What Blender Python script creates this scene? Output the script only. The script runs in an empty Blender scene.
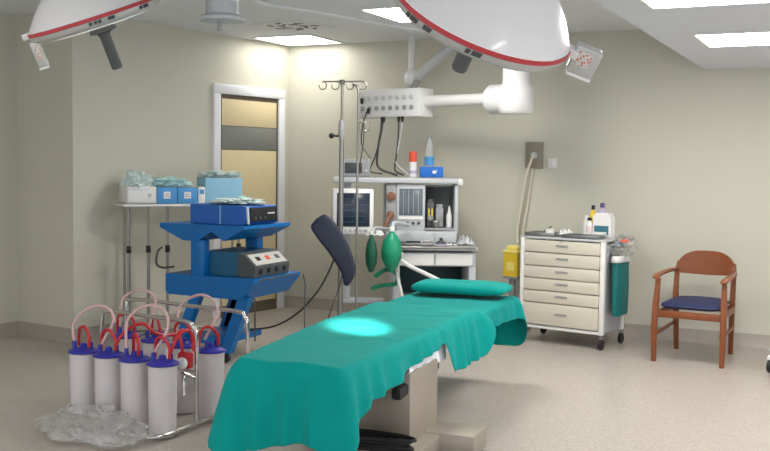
import bpy, bmesh, math, random
from mathutils import Vector, Matrix, Euler, noise
R = math.radians
PI = math.pi
rnd = random.Random(7)
scn = bpy.context.scene
COL = scn.collection
V = Vector

# ------------------------------------------------------------------ materials
def srgb(r, g, b):
    def c(v):
        v /= 255.0
        return v / 12.92 if v <= 0.04045 else ((v + 0.055) / 1.055) ** 2.4
    return (c(r), c(g), c(b), 1.0)

def mat(name, rgb, rough=.5, metal=0., spec=.5, var=0., vscale=8., bump=0., bscale=40., trans=0., ior=1.45, alpha=1., emit=None, estr=0., sheen=0., coat=0.):
    m = bpy.data.materials.new(name); m.use_nodes = True
    nt = m.node_tree; b = nt.nodes['Principled BSDF']
    c = srgb(*rgb)
    b.inputs['Base Color'].default_value = c
    b.inputs['Roughness'].default_value = rough
    b.inputs['Metallic'].default_value = metal
    b.inputs['Specular IOR Level'].default_value = spec
    b.inputs['Transmission Weight'].default_value = trans
    b.inputs['IOR'].default_value = ior
    b.inputs['Alpha'].default_value = alpha
    b.inputs['Sheen Weight'].default_value = sheen
    b.inputs['Coat Weight'].default_value = coat
    if emit:
        b.inputs['Emission Color'].default_value = srgb(*emit)
        b.inputs['Emission Strength'].default_value = estr
    tc = nt.nodes.new('ShaderNodeTexCoord')
    if var > 0:
        n = nt.nodes.new('ShaderNodeTexNoise'); n.inputs['Scale'].default_value = vscale; n.inputs['Detail'].default_value = 4
        nt.links.new(tc.outputs['Object'], n.inputs['Vector'])
        mx = nt.nodes.new('ShaderNodeMix'); mx.data_type = 'RGBA'
        mx.inputs[6].default_value = tuple(min(1, v * (1 - var)) for v in c[:3]) + (1,)
        mx.inputs[7].default_value = tuple(min(1, v * (1 + var)) for v in c[:3]) + (1,)
        nt.links.new(n.outputs['Fac'], mx.inputs[0]); nt.links.new(mx.outputs[2], b.inputs['Base Color'])
    if bump > 0:
        n2 = nt.nodes.new('ShaderNodeTexNoise'); n2.inputs['Scale'].default_value = bscale; n2.inputs['Detail'].default_value = 5
        nt.links.new(tc.outputs['Object'], n2.inputs['Vector'])
        bp = nt.nodes.new('ShaderNodeBump'); bp.inputs['Strength'].default_value = bump; bp.inputs['Distance'].default_value = .01
        nt.links.new(n2.outputs['Fac'], bp.inputs['Height']); nt.links.new(bp.outputs['Normal'], b.inputs['Normal'])
    return m

def floor_mat():
    m = mat('speckled_vinyl', (182, 166, 153), rough=.3, spec=.45)
    nt = m.node_tree; b = nt.nodes['Principled BSDF']
    tc = [n for n in nt.nodes if n.type == 'TEX_COORD'][0]
    v = nt.nodes.new('ShaderNodeTexVoronoi'); v.inputs['Scale'].default_value = 110
    n = nt.nodes.new('ShaderNodeTexNoise'); n.inputs['Scale'].default_value = 1.3; n.inputs['Detail'].default_value = 5
    n3 = nt.nodes.new('ShaderNodeTexNoise'); n3.inputs['Scale'].default_value = 60; n3.inputs['Detail'].default_value = 2
    for t in (v, n, n3): nt.links.new(tc.outputs['Object'], t.inputs['Vector'])
    cr = nt.nodes.new('ShaderNodeValToRGB')
    cr.color_ramp.elements[0].color = srgb(170, 162, 154); cr.color_ramp.elements[1].color = srgb(188, 180, 171)
    cr.color_ramp.elements[0].position = .25; cr.color_ramp.elements[1].position = .75
    sp = nt.nodes.new('ShaderNodeSeparateColor'); nt.links.new(v.outputs['Color'], sp.inputs[0])
    nt.links.new(sp.outputs[0], cr.inputs[0])
    mx = nt.nodes.new('ShaderNodeMix'); mx.data_type = 'RGBA'; mx.blend_type = 'MULTIPLY'; mx.inputs[0].default_value = .12
    nt.links.new(cr.outputs[0], mx.inputs[6]); nt.links.new(n3.outputs['Fac'], mx.inputs[7])
    nt.links.new(mx.outputs[2], b.inputs['Base Color'])
    mr = nt.nodes.new('ShaderNodeMapRange'); mr.inputs[3].default_value = .27; mr.inputs[4].default_value = .33
    nt.links.new(n.outputs['Fac'], mr.inputs[0]); nt.links.new(mr.outputs[0], b.inputs['Roughness'])
    return m

def wood_mat():
    m = mat('reddish_wood', (150, 84, 46), rough=.35)
    nt = m.node_tree; b = nt.nodes['Principled BSDF']
    tc = [n for n in nt.nodes if n.type == 'TEX_COORD'][0]
    mp = nt.nodes.new('ShaderNodeMapping'); mp.inputs['Scale'].default_value = (6, 30, 6)
    w = nt.nodes.new('ShaderNodeTexNoise'); w.inputs['Scale'].default_value = 3; w.inputs['Detail'].default_value = 6
    nt.links.new(tc.outputs['Object'], mp.inputs[0]); nt.links.new(mp.outputs[0], w.inputs['Vector'])
    cr = nt.nodes.new('ShaderNodeValToRGB')
    cr.color_ramp.elements[0].color = srgb(112, 60, 32); cr.color_ramp.elements[1].color = srgb(142, 80, 45)
    nt.links.new(w.outputs['Fac'], cr.inputs[0]); nt.links.new(cr.outputs[0], b.inputs['Base Color'])
    return m

def keypad_mat():
    m = mat('membrane_keypad', (206, 208, 204), .4)
    nt = m.node_tree; b = nt.nodes['Principled BSDF']
    tc = [n for n in nt.nodes if n.type == 'TEX_COORD'][0]
    v = nt.nodes.new('ShaderNodeTexVoronoi'); v.inputs['Scale'].default_value = 100; v.inputs['Randomness'].default_value = .35
    nt.links.new(tc.outputs['Object'], v.inputs['Vector'])
    cr = nt.nodes.new('ShaderNodeValToRGB'); cr.color_ramp.elements[0].position = .36; cr.color_ramp.elements[1].position = .44
    cr.color_ramp.elements[0].color = srgb(200, 104, 84); cr.color_ramp.elements[1].color = srgb(206, 208, 200)
    nt.links.new(v.outputs['Distance'], cr.inputs[0]); nt.links.new(cr.outputs[0], b.inputs['Base Color'])
    return m

M = {}
def defmats():
    M['floor'] = floor_mat(); M['wood'] = wood_mat()
    M['wall'] = mat('cream_wall_paint', (200, 198, 183), .55, var=.02, vscale=3, bump=.05, bscale=90)
    M['ceiling'] = mat('white_ceiling', (226, 228, 232), .7, var=.02, vscale=2)
    M['skirt'] = mat('taupe_vinyl_skirting', (164, 156, 147), .4, var=.04)
    M['white'] = mat('white_plastic', (228, 228, 226), .35)
    M['doorframe'] = mat('white_gloss_frame', (226, 227, 232), .3)
    M['steel'] = mat('brushed_steel', (150, 148, 143), .38, .9)
    M['chrome'] = mat('chrome', (205, 203, 200), .16, 1.)
    M['steelbase'] = mat('satin_stainless_cladding', (168, 160, 148), .48, .55, var=.05, vscale=3)
    M['grey'] = mat('mid_grey_plastic', (150, 152, 154), .45)
    M['dgrey'] = mat('dark_grey_plastic', (74, 78, 80), .45)
    M['black'] = mat('black_rubber', (28, 28, 30), .5)
    M['lgrey'] = mat('light_grey_enamel', (186, 190, 193), .4)
    M['beige'] = mat('cream_enamel_drawer', (205, 199, 184), .38)
    M['drape'] = mat('teal_surgical_cloth', (0, 143, 137), .85, spec=.15, var=.08, vscale=9, bump=.3, bscale=60, sheen=.04)
    M['drape2'] = mat('teal_surgical_cloth_deeper', (0, 136, 132), .85, spec=.15, var=.08, vscale=7, bump=.3, bscale=60, sheen=.04)
    M['paper'] = mat('white_paper', (226, 230, 236), .8, bump=.3, bscale=25)
    M['navy'] = mat('navy_upholstery', (36, 44, 84), .6, var=.12, vscale=30)
    M['navypad'] = mat('navy_vinyl', (26, 34, 54), .5, var=.1, vscale=12)
    M['cartblue'] = mat('blue_moulded_plastic', (0, 102, 172), .4, var=.06, vscale=5)
    M['unitblue'] = mat('deep_blue_housing', (34, 96, 178), .4)
    M['tealside'] = mat('dark_teal_housing', (28, 92, 124), .45)
    M['panelwhite'] = mat('white_control_panel', (188, 188, 182), .45)
    M['doorleaf'] = mat('pale_wood_laminate', (222, 205, 164), .45, var=.04, vscale=6)
    M['dooredge'] = mat('brown_door_edge', (96, 86, 70), .5)
    M['doorglass'] = mat('grey_vision_glass', (128, 130, 126), .15)
    M['lampwhite'] = mat('white_lacquer', (222, 222, 222), .3, coat=.2)
    M['lampsilver'] = mat('silver_rim', (188, 190, 188), .35, .3)
    M['lampred'] = mat('red_stripe', (182, 62, 68), .45)
    M['keypad'] = keypad_mat()
    M['mark'] = mat('dark_marking', (70, 70, 72), .6)
    M['lens'] = mat('frosted_lens', (225, 230, 228), .2, emit=(255, 255, 250), estr=.35)
    M['handle'] = mat('charcoal_handle', (84, 88, 88), .5, bump=.4, bscale=140)
    M['troffer'] = mat('lit_diffuser', (255, 255, 255), .6, emit=(255, 251, 244), estr=23.)
    M['trofferdim'] = mat('lit_diffuser_soft', (255, 255, 255), .6, emit=(255, 252, 246), estr=6.5)
    M['canister'] = mat('frosted_clear_plastic', (226, 220, 222), .35, trans=.22, ior=1.12)
    M['lidblue'] = mat('royal_blue_lid', (44, 46, 150), .35)
    M['red'] = mat('red_tubing', (178, 32, 44), .3)
    M['cleartube'] = mat('clear_pinkish_tubing', (226, 196, 196), .2, trans=.4, ior=1.15)
    M['bag'] = mat('clear_crinkled_film', (240, 240, 238), .16, spec=.9, trans=.85, ior=1.10, bump=.4, bscale=22)
    M['boxblue'] = mat('blue_carton', (78, 150, 206), .6)
    M['boxpale'] = mat('pale_blue_carton', (140, 190, 214), .6)
    M['aqua'] = mat('pale_aqua_fabric', (212, 228, 226), .85, bump=.3, bscale=30)
    M['aquadk'] = mat('aqua_fabric', (182, 216, 214), .85, bump=.3, bscale=30)
    M['screen'] = mat('dark_screen', (38, 46, 62), .15)
    M['screen2'] = mat('slate_screen', (98, 108, 116), .2)
    M['dark'] = mat('dark_recess', (60, 66, 70), .5)
    M['cavity'] = mat('deep_teal_grey_cavity', (44, 70, 76), .5)
    M['bagreen'] = mat('green_rubber', (18, 140, 104), .4)
    M['dkgreen'] = mat('dark_green_rubber', (12, 78, 58), .45)
    M['yellow'] = mat('yellow_plastic', (226, 194, 52), .4)
    M['yellid'] = mat('pale_yellow_lid', (238, 222, 120), .4)
    M['cream'] = mat('cream_hose', (214, 204, 184), .4)
    M['plate'] = mat('olive_grey_plate', (140, 134, 118), .4)
    M['orange'] = mat('red_orange_print', (214, 82, 58), .5)
    M['lilac'] = mat('lilac_plastic', (182, 172, 200), .4)
    M['blueprint'] = mat('bright_blue_carton', (28, 104, 190), .5)
    M['clearpl'] = mat('clear_plastic', (232, 238, 242), .12, trans=.75, ior=1.2)
    M['skin'] = mat('brown_gauge', (128, 88, 66), .5)
    M['cable'] = mat('dark_grey_cable', (70, 70, 70), .5)
    M['purple'] = mat('purple_cap', (84, 58, 120), .4)
    M['tealprint'] = mat('teal_label', (52, 110, 124), .5)
    M['tealbag'] = mat('dark_teal_bag', (10, 104, 104), .6, bump=.4, bscale=20)
    M['tray'] = mat('steel_tray', (150, 150, 150), .3, .9)
    M['pink'] = mat('pale_pink_plastic', (226, 206, 206), .4)
    M['soffit'] = mat('white_soffit', (222, 224, 232), .7)
defmats()

# ------------------------------------------------------------------ mesh builder
class MB:
    def __init__(s): s.bm = bmesh.new()
    def _xf(s, geom_verts, m): bmesh.ops.transform(s.bm, matrix=m, verts=geom_verts)
    def box(s, c, size, rot=(0, 0, 0), bev=0., seg=2):
        r = bmesh.ops.create_cube(s.bm, size=1.0); vs = r['verts']
        s._xf(vs, Matrix.Diagonal((size[0], size[1], size[2], 1)))
        if bev > 0:
            es = list({e for v in vs for e in v.link_edges})
            b = bmesh.ops.bevel(s.bm, geom=es, offset=min(bev, min(size) * .45), segments=seg, affect='EDGES', profile=.5)
            vs = list({v for f in b['faces'] for v in f.verts} | {v for v in vs if v.is_valid})
        m = Matrix.Translation(c) @ Euler(rot).to_matrix().to_4x4()
        s._xf(vs, m); return s
    def cyl(s, p0, p1, r0, r1=None, seg=20, cap=True):
        p0, p1 = V(p0), V(p1); r1 = r0 if r1 is None else r1
        return s.lathe([(r0, 0), (r1, (p1 - p0).length)], p0, p1 - p0, seg, cap)
    def lathe(s, prof, origin=(0, 0, 0), axis=(0, 0, 1), seg=28, cap=True):
        q = V(axis).normalized().to_track_quat('Z', 'Y').to_matrix(); o = V(origin)
        rings = []
        for r, z in prof:
            if r < 1e-6: rings.append([s.bm.verts.new(o + q @ V((0, 0, z)))])
            else: rings.append([s.bm.verts.new(o + q @ V((r * math.cos(2 * PI * i / seg), r * math.sin(2 * PI * i / seg), z))) for i in range(seg)])
        for a, b in zip(rings, rings[1:]):
            for i in range(seg):
                j = (i + 1) % seg
                if len(a) == 1 and len(b) == 1: continue
                if len(a) == 1: s.bm.faces.new((a[0], b[j], b[i]))
                elif len(b) == 1: s.bm.faces.new((a[i], a[j], b[0]))
                else: s.bm.faces.new((a[i], a[j], b[j], b[i]))
        if cap:
            if len(rings[0]) > 1: s.bm.faces.new(list(reversed(rings[0])))
            if len(rings[-1]) > 1: s.bm.faces.new(rings[-1])
        return s
    def tube(s, pts, r, seg=10, sub=8, smooth=True, closed=False):
        pts = [V(p) for p in pts]
        if smooth and len(pts) > 2:
            out = []
            n = len(pts)
            for i in range(n if closed else n - 1):
                if closed: a, b, c, d = pts[(i - 1) % n], pts[i], pts[(i + 1) % n], pts[(i + 2) % n]
                else:
                    b, c = pts[i], pts[i + 1]
                    a = pts[i - 1] if i > 0 else b * 2 - c
                    d = pts[i + 2] if i + 2 < n else c * 2 - b
                for k in range(sub):
                    t = k / sub
                    out.append(.5 * (2 * b + (c - a) * t + (2 * a - 5 * b + 4 * c - d) * t * t + (3 * b - a - 3 * c + d) * t ** 3))
            if not closed: out.append(pts[-1])
            pts = out
        n = len(pts); rings = []; up = V((0, 0, 1)); prev = None
        for i, p in enumerate(pts):
            if closed: d = pts[(i + 1) % n] - pts[i - 1]
            else: d = pts[min(i + 1, n - 1)] - pts[max(i - 1, 0)]
            d.normalize()
            if prev is None:
                u = d.cross(up)
                if u.length < .1: u = d.cross(V((1, 0, 0)))
                u.normalize()
            else:
                u = prev - d * prev.dot(d); u.normalize()
            prev = u; w = d.cross(u)
            rr = r(i / (n - 1)) if callable(r) else r
            rings.append([s.bm.verts.new(p + rr * (math.cos(2 * PI * k / seg) * u + math.sin(2 * PI * k / seg) * w)) for k in range(seg)])
        pairs = list(zip(rings, rings[1:])) + ([(rings[-1], rings[0])] if closed else [])
        for a, b in pairs:
            for k in range(seg): s.bm.faces.new((a[k], a[(k + 1) % seg], b[(k + 1) % seg], b[k]))
        if not closed:
            s.bm.faces.new(list(reversed(rings[0]))); s.bm.faces.new(rings[-1])
        return s
    def prism(s, poly, z0, z1, m=None):
        """polygon in xy extruded from z0 to z1, then moved by matrix m"""
        a = [s.bm.verts.new((x, y, z0)) for x, y in poly]; b = [s.bm.verts.new((x, y, z1)) for x, y in poly]
        s.bm.faces.new(list(reversed(a))); s.bm.faces.new(b); n = len(poly)
        for i in range(n): s.bm.faces.new((a[i], a[(i + 1) % n], b[(i + 1) % n], b[i]))
        if m is not None: s._xf(a + b, m)
        return s
    def ball(s, c, r, sc=(1, 1, 1), rot=(0, 0, 0), u=20, v=12):
        g = bmesh.ops.create_uvsphere(s.bm, u_segments=u, v_segments=v, radius=r)
        s._xf(g['verts'], Matrix.Translation(c) @ Euler(rot).to_matrix().to_4x4() @ Matrix.Diagonal((*sc, 1))); return s
    def grid(s, rows, close_u=False):
        vs = [[s.bm.verts.new(p) for p in row] for row in rows]
        for a, b in zip(vs, vs[1:]):
            n = len(a)
            for i in range(n if close_u else n - 1):
                j = (i + 1) % n
                s.bm.faces.new((a[i], a[j], b[j], b[i]))
        return s
    def build(s, name, m, parent=None, smooth=True, angle=40, solid=0., subsurf=0, loc=None, rotz=0.):
        bmesh.ops.recalc_face_normals(s.bm, faces=s.bm.faces)
        me = bpy.data.meshes.new(name); s.bm.to_mesh(me); s.bm.free()
        if smooth:
            me.polygons.foreach_set('use_smooth', [True] * len(me.polygons))
            try: me.set_sharp_from_angle(angle=R(angle))
            except Exception: pass
        me.materials.append(M[m] if isinstance(m, str) else m)
        o = bpy.data.objects.new(name, me); COL.objects.link(o)
        if parent is not None: o.parent = parent
        if loc is not None: o.location = loc
        o.rotation_euler.z = rotz
        if solid:
            md = o.modifiers.new('thickness', 'SOLIDIFY'); md.thickness = solid; md.offset = 0
        if subsurf:
            md = o.modifiers.new('smooth', 'SUBSURF'); md.levels = subsurf; md.render_levels = subsurf
        return o

def tag(o, label, cat, group=None, kind=None):
    o['label'] = label; o['category'] = cat
    if group: o['group'] = group
    if kind: o['kind'] = kind
    return o
def thing(name, label, cat, loc=(0, 0, 0), rz=0., group=None):
    o = bpy.data.objects.new(name, None); COL.objects.link(o); o.empty_display_size = .1
    o.location = loc; o.rotation_euler = (0, 0, rz)
    return tag(o, label, cat, group)
def struct(o):
    o['kind'] = 'structure'; return o
def B(name, m, parent, c, size, bev=.004, rot=(0, 0, 0)):
    return MB().box(c, size, rot, bev).build(name, m, parent)
def copy_tree(o, parent=None):
    c = o.copy(); COL.objects.link(c)
    if parent is not None: c.parent = parent
    for ch in list(o.children): copy_tree(ch, c)
    return c
def fbm(p, s): return noise.noise(V(p) * s)

# ------------------------------------------------------------------ room
H = 2.5
CX, CY = -4.969, 8.092                      # corner of left wall and back wall
SX, SH = -1.16, 2.165                       # lower ceiling over the right side
LX, LY = -5.344, 5.616                      # end of the left wall (outer corner)
FX, FY = -6.0, 5.70
NEAR = -1.5; RIGHT = 3.2
def room():
    f = MB().box((-1.6, 3.3, -.05), (9.6, 10.4, .1)).build('floor', 'floor', smooth=False); struct(f)
    w = MB().box(((CX + RIGHT) / 2 - .2, CY + .06, H / 2), (RIGHT - CX + .6, .12, H)).build('wall_back', 'wall', smooth=False); struct(w)
    # left wall with the door opening left in it (door built on its face)
    d = V((LX - CX, LY - CY, 0)); L = d.length; d.normalize(); n = V((d.y, -d.x, 0))   # n points out of the room
    if n.x > 0: n = -n
    def lw(a, b, z0, z1, name):
        p, q = V((CX, CY, 0)) + d * a, V((CX, CY, 0)) + d * b
        poly = [(p.x, p.y), (q.x, q.y), ((q + n * .12).x, (q + n * .12).y), ((p + n * .12).x, (p + n * .12).y)]
        return MB().prism(poly, z0, z1)
    o = lw(0, L, 0, H, 'wall_left').build('wall_left', 'wall', smooth=False); struct(o)
    # wall that returns to the left, then the far left wall
    o = MB().prism([(LX, LY), (LX - .11, LY + .12), (FX - .1, FY + .12), (FX, FY)], 0, H).build('wall_return', 'wall', smooth=False); struct(o)
    o = MB().prism([(FX, FY), (FX - .1, FY + .12), (FX - .5, NEAR), (FX - .4, NEAR)], 0, H).build('wall_far_left', 'wall', smooth=False); struct(o)
    o = MB().box((-1.6, 3.3, H + .05), (9.9, 10.4, .1)).build('ceiling', 'ceiling', smooth=False); struct(o)
    o = MB().box(((SX + RIGHT) / 2, (CY + NEAR) / 2, (SH + H) / 2), (RIGHT - SX, CY - NEAR, H - SH)).build('ceiling_soffit', 'soffit', smooth=False); struct(o)
    # coved skirting
    def skirt(name, p, q, inn):
        p, q, inn = V((*p, 0)), V((*q, 0)), V((*inn, 0)).normalized()
        prof = [(0, .105), (.006, .105), (.008, .03), (.03, .004), (.03, 0), (0, 0)]
        rows = [[e + inn * a + V((0, 0, z)) for a, z in prof] for e in (p, q)]
        o = MB().grid(rows).build(name, 'skirt', smooth=True, angle=60); struct(o)
    skirt('baseboard_back', (CX, CY), (RIGHT, CY), (0, -1))
    c1 = V((CX, CY, 0)); a0 = .09; a1 = 1.03
    pp = c1 + d * a0; skirt('baseboard_left_corner', (CX, CY), (pp.x, pp.y), (-n.x, -n.y))
    pp = c1 + d * a1; skirt('baseboard_left', (pp.x, pp.y), (LX, LY), (-n.x, -n.y))
    skirt('baseboard_return', (LX, LY), (FX, FY), (-(FY - LY), -(LX - FX)) if False else (0, -1))
    skirt('baseboard_far_left', (FX, FY), (FX - .4, NEAR), (1, 0))
    # door on the left wall (local x along the wall away from the corner, y into the room)
    rz = math.atan2(d.y, d.x)
    dr = bpy.data.objects.new('door_1', None); COL.objects.link(dr); dr.location = (CX, CY, 0); dr.rotation_euler.z = rz; struct(dr)
    dr['label'] = 'pale wood door with a grey window band in a white frame'
    yo = 1 if (Matrix.Rotation(rz, 3, 'Z') @ V((0, 1, 0))).dot(-n) > 0 else -1
    x0, x1, zt = .175, .955, 1.985
    fw = .085
    MB().box(((x0 - fw / 2), .012 * yo, zt / 2), (fw, .035, zt), bev=.006).box((x1 + fw / 2, .012 * yo, zt / 2), (fw, .035, zt), bev=.006).box(((x0 + x1) / 2, .012 * yo, zt + fw / 2), (x1 - x0 + 2 * fw, .035, fw), bev=.006).build('door_frame', 'doorframe', dr)
    MB().box(((x0 + x1) / 2, .004 * yo, zt / 2), (x1 - x0, .008, zt)).build('door_edge', 'dooredge', dr, smooth=False)
    def pan(name, m, z0, z1, t=.008): MB().box(((x0 + x1) / 2, .010 * yo, (z0 + z1) / 2), (x1 - x0 - .055, t, z1 - z0), bev=.002).build(name, m, dr)
    pan('upper_panel', 'doorleaf', 1.71, 1.945); pan('lower_panel', 'doorleaf', .10, 1.495); pan('vision_window', 'doorglass', 1.50, 1.705)
    return d, n
wd, wn = room()

# troffers
def troffer(label, x0, y0, x1, y1, z, m='troffer'):
    t = thing('ceiling_light', label, 'ceiling light', ((x0 + x1) / 2, (y0 + y1) / 2, z), group='recessed ceiling lights')
    w, d = x1 - x0, y1 - y0
    MB().box((0, 0, -.004), (w, d, .008), bev=.002).build('diffuser', m, t)
    f = MB()
    for sx in (-1, 1): f.box((sx * (w / 2 + .012), 0, -.006), (.024, d + .048, .012), bev=.003)
    for sy in (-1, 1): f.box((0, sy * (d / 2 + .012), -.006), (w, .024, .012), bev=.003)
    f.build('light_frame', 'white', t)
    return t
troffer('square lit ceiling light in the corner above the door', -4.92, 7.41, -4.36, 8.0, H, 'trofferdim')
troffer('lit ceiling light in the round-cornered panel beside the red-rimmed surgical light', -3.04, 5.87, -2.44, 6.47, 2.42)
troffer('lit ceiling light in the lowered ceiling nearest the back wall', -.905, 5.92, -.305, 6.52, SH)
troffer('lit ceiling light in the lowered ceiling at the top edge', -.94, 4.27, -.34, 4.86, SH)
troffer('added unseen ceiling light that brightens the near end of the room', -3.9, 1.2, -3.3, 1.8, H)  # out of view, added only to light the near part of the room
troffer('extra unseen light added in the lowered ceiling to brighten the open floor', .9, 1.2, 1.5, 1.8, SH)  # second added light, also unseen, fill for the near floor
# lowered ceiling panel with a rounded corner
pl = [(-3.10, 7.0), (-3.20, 6.62), (-3.285, 6.33), (-3.385, 5.9), (-3.47, 5.66), (-3.535, 5.5), (-3.53, 5.35), (-3.44, 5.22), (-3.2, 5.12), (-2.2, 5.1), (-2.2, 7.0)]
o = MB().prism(pl, 2.42, H).build('ceiling_panel', 'ceiling', smooth=False); struct(o)
o = MB().tube([(x, y, 2.418) for x, y in pl[:9]], .012, 10).build('trim_1', 'doorframe'); struct(o)
# ceiling vent
vt = thing('ceiling_vent', 'white ceiling vent with dark slots beside the corner ceiling light', 'vent', (-4.2, 6.9, H), R(-8))
B('vent_plate', 'ceiling', vt, (0, 0, -.004), (.46, .50, .008), .003)
for k in range(14):
    q = 2 * PI * k / 7 + (.22 if k < 7 else 0); rr_ = .185 if k < 7 else .10
    MB().box((rr_ * math.cos(q), rr_ * 1.05 * math.sin(q), -.009), (.075, .026, .004), (0, 0, q + R(60))).build('slot', 'black', vt, smooth=False)

# ------------------------------------------------------------------ surgical lights
def axes(dv):
    dv = V(dv).normalized(); return dv.to_track_quat('Z', 'Y')
def surgical_light(label, c, dv, rad, hub, mark_dir, box_dir, hlen=.15, boff=(0, 0), bsize=(.088, .045, .095)):
    t = thing('surgical_light', label, 'surgical light', c, group='surgical lights over the operating table')
    q = axes(dv).to_matrix(); z = V(dv).normalized()
    def W(x, y, zz): return q @ V((x, y, zz))
    # dome (behind), red stripe, rim band, lens, handle;  local +z = light direction
    MB().lathe([(rad, -.012), (rad * .95, -.035), (rad * .85, -.078), (rad * .73, -.118), (rad * .58, -.160), (rad * .39, -.203), (.08, -.232), (0, -.232)], (0, 0, 0), z, 56, False).build('dome', 'lampwhite', t, angle=70)
    MB().lathe([(rad + .002, -.011), (rad + .005, -.008), (rad + .005, .003), (rad + .002, .006)], (0, 0, 0), z, 56, False).build('red_stripe', 'lampred', t)
    MB().lathe([(rad, .005), (rad * .985, .028), (rad * .93, .040), (rad * .90, .042)], (0, 0, 0), z, 56, False).build('rim', 'lampsilver', t, angle=60)
    MB().lathe([(rad * .905, .041), (rad * .7, .050), (rad * .35, .056), (0, .057)], (0, 0, 0), z, 56, False).build('lens', 'lens', t)
    h = MB().lathe([(.05, .052), (.066, .068), (.066, .082), (.034, .090), (.027, .105), (.027, .105 + hlen), (.022, .115 + hlen), (0, .115 + hlen)], (0, 0, 0), z, 20, False).build('handle', 'handle', t)
    # small dark lettering blocks along the rim band (lettering too small to read)
    u = (V(mark_dir) - z * V(mark_dir).dot(z)).normalized(); w = z.cross(u)
    for a in (-.62, -.57, -.50, -.05, .0, .14, .20, .27):
        dr = u * math.cos(a) + w * math.sin(a)
        p = dr * (rad * .994 + .001) + z * .017
        x = z.cross(dr)
        m = Matrix(((*x, 0), (*z, 0), (*dr, 0), (0, 0, 0, 1))).transposed()
        m.translation = p
        MB().prism([(-.009, -.007), (.007, -.007), (.009, .007), (-.005, .007)], -.0015, .002, m).build('rim_marking', 'mark', t)
    # control box on a short bracket at the rim
    bd = (V(box_dir) - z * V(box_dir).dot(z)).normalized(); side = z.cross(bd)
    m = Matrix(((*bd, 0), (*side, 0), (*z, 0), (0, 0, 0, 1))).transposed()
    rot = m.to_3x3().to_euler()
    MB().box(bd * (rad + .022) + z * .0, (.06, .05, .03), rot, .006).build('bracket', 'lampwhite', t)
    bc = bd * (rad + .095 + boff[0]) + z * (.02 + boff[1])
    cb = MB().box(bc, bsize, rot, .008).build('control_box', 'lampsilver', t)
    for sd in (-1, 1):
        MB().box(bc + side * (bsize[1] / 2 + .001) * sd + bd * -.006 + z * -.008, (bsize[0] * .52, .004, bsize[2] * .52), rot, .002).build('keypad', 'keypad', cb)
    MB().box(bc + bd * .003 + z * (bsize[2] / 2 + .005), (bsize[0] * .96, bsize[1], .012), rot, .005).build('control_box_grip', 'white', cb)
    # yoke and arm to the ceiling column
    ap = -z * .23; hv = V(hub) - V(c)
    MB().tube([ap, ap - z * .05 , V((ap.x, ap.y, hv.z)) + V((0, 0, -.03)), V((ap.x, ap.y, hv.z)) * .85 + hv * .15, hv], .03, 14).build('arm', 'lampwhite', t)
    return t
HUB = V((-2.97, 4.178, 0))
surgical_light('red-rimmed surgical light with a long charcoal handle, hanging over the suction canisters', (-3.338, 3.674, 2.086), (.151, .366, -.918), .33, (HUB.x, HUB.y, 2.37), (1, -.9, 0), (-.9, -.44, 0), .155, (-.085, .075), (.05, .03, .13))
surgical_light('nearer red-rimmed surgical light with a short handle, keypad box at its free side', (-1.118, 2.992, 1.872), (-.502, .288, -.816), .30, (HUB.x + .0, HUB.y, 2.44), (-.1, -1, 0), (.93, .1, .3), .09, (-.035, -.01))
hb = thing('ceiling_mount', 'white ceiling column with a flat round collar between the two surgical lights', 'ceiling mount', (HUB.x, HUB.y, H))
MB().lathe([(.15, 0), (.15, -.03), (.085, -.04), (.085, -.30)], seg=32, cap=True).build('column', 'lampwhite', hb)
MB().lathe([(.06, -.40), (.115, -.395), (.12, -.38), (.085, -.36), (.085, -.30)], seg=32).build('collar', 'lgrey', hb)
MB().cyl((.02, -.05, -.40), (.02, -.05, -.45), .012).build('knob', 'grey', hb)

# pendant boom with service console
rzc = R(-14)
ex, ey = -2.405, 7.20
pb = thing('service_pendant', 'white ceiling pendant arm carrying a socket console over the anaesthesia machine', 'pendant', (ex, ey, 0))
MB().lathe([(.115, 1.785), (.135, 1.81), (.135, 1.97), (.105, 2.02), (.105, 2.14), (.105, H)], seg=32).build('elbow_column', 'lampwhite', pb)
ca, sa = math.cos(rzc), math.sin(rzc)
def LC(x, y, z): return V((x * ca - y * sa, x * sa + y * ca, z))
MB().lathe([(.095, 0), (.115, .02), (.115, .16), (.095, .185)], LC(-.06, 0, 1.90), LC(-1, 0, 0), 32).build('elbow', 'lampwhite', pb)
MB().cyl(LC(-.24, 0, 1.905), LC(-.90, 0, 1.905), .047, seg=24).build('arm', 'lampwhite', pb)
MB().box((.02, -.115, 1.95), (.018, .012, .018), bev=.004).box((.02, -.12, 1.86), (.018, .012, .018), bev=.004).build('bolt', 'grey', pb)
cons = MB().box(LC(-1.20, 0, 1.895), (.68, .20, .235), (0, 0, rzc), .012).build('console', 'lampwhite', pb)
for row in range(2):
    for i in range(8):
        p = LC(-1.46 + .075 * i, -.101, 1.94 - .085 * row)
        MB().lathe([(.020, 0), (.020, .006), (.013, .008), (.013, .014), (0, .014)], p, LC(0, -1, 0), 16, False).build('outlet', 'lgrey' if row == 0 else 'grey', cons)
MB().tube([(-3.535 - ex, 7.75 - ey, H), (-3.535 - ex, 7.75 - ey, 2.13)], .028, 14).build('drop_tube', 'lampwhite', pb)
MB().ball((-3.522 - ex, 7.74 - ey, 2.12), .07, (1, 1, 1.25)).build('joint', 'lampwhite', pb)
MB().tube([(-3.508 - ex, 7.73 - ey, 2.10), (-3.12 - ex, 7.62 - ey, 2.37), (-2.75 - ex, 7.5 - ey, 2.49)], .04, 14, smooth=False).build('brace_arm', 'lgrey', pb)
MB().box((-3.46 - ex, 7.66 - ey, 2.06), (.05, .05, .10), (0, .5, 0), .01).build('joint_clamp', 'grey', pb)

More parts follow.
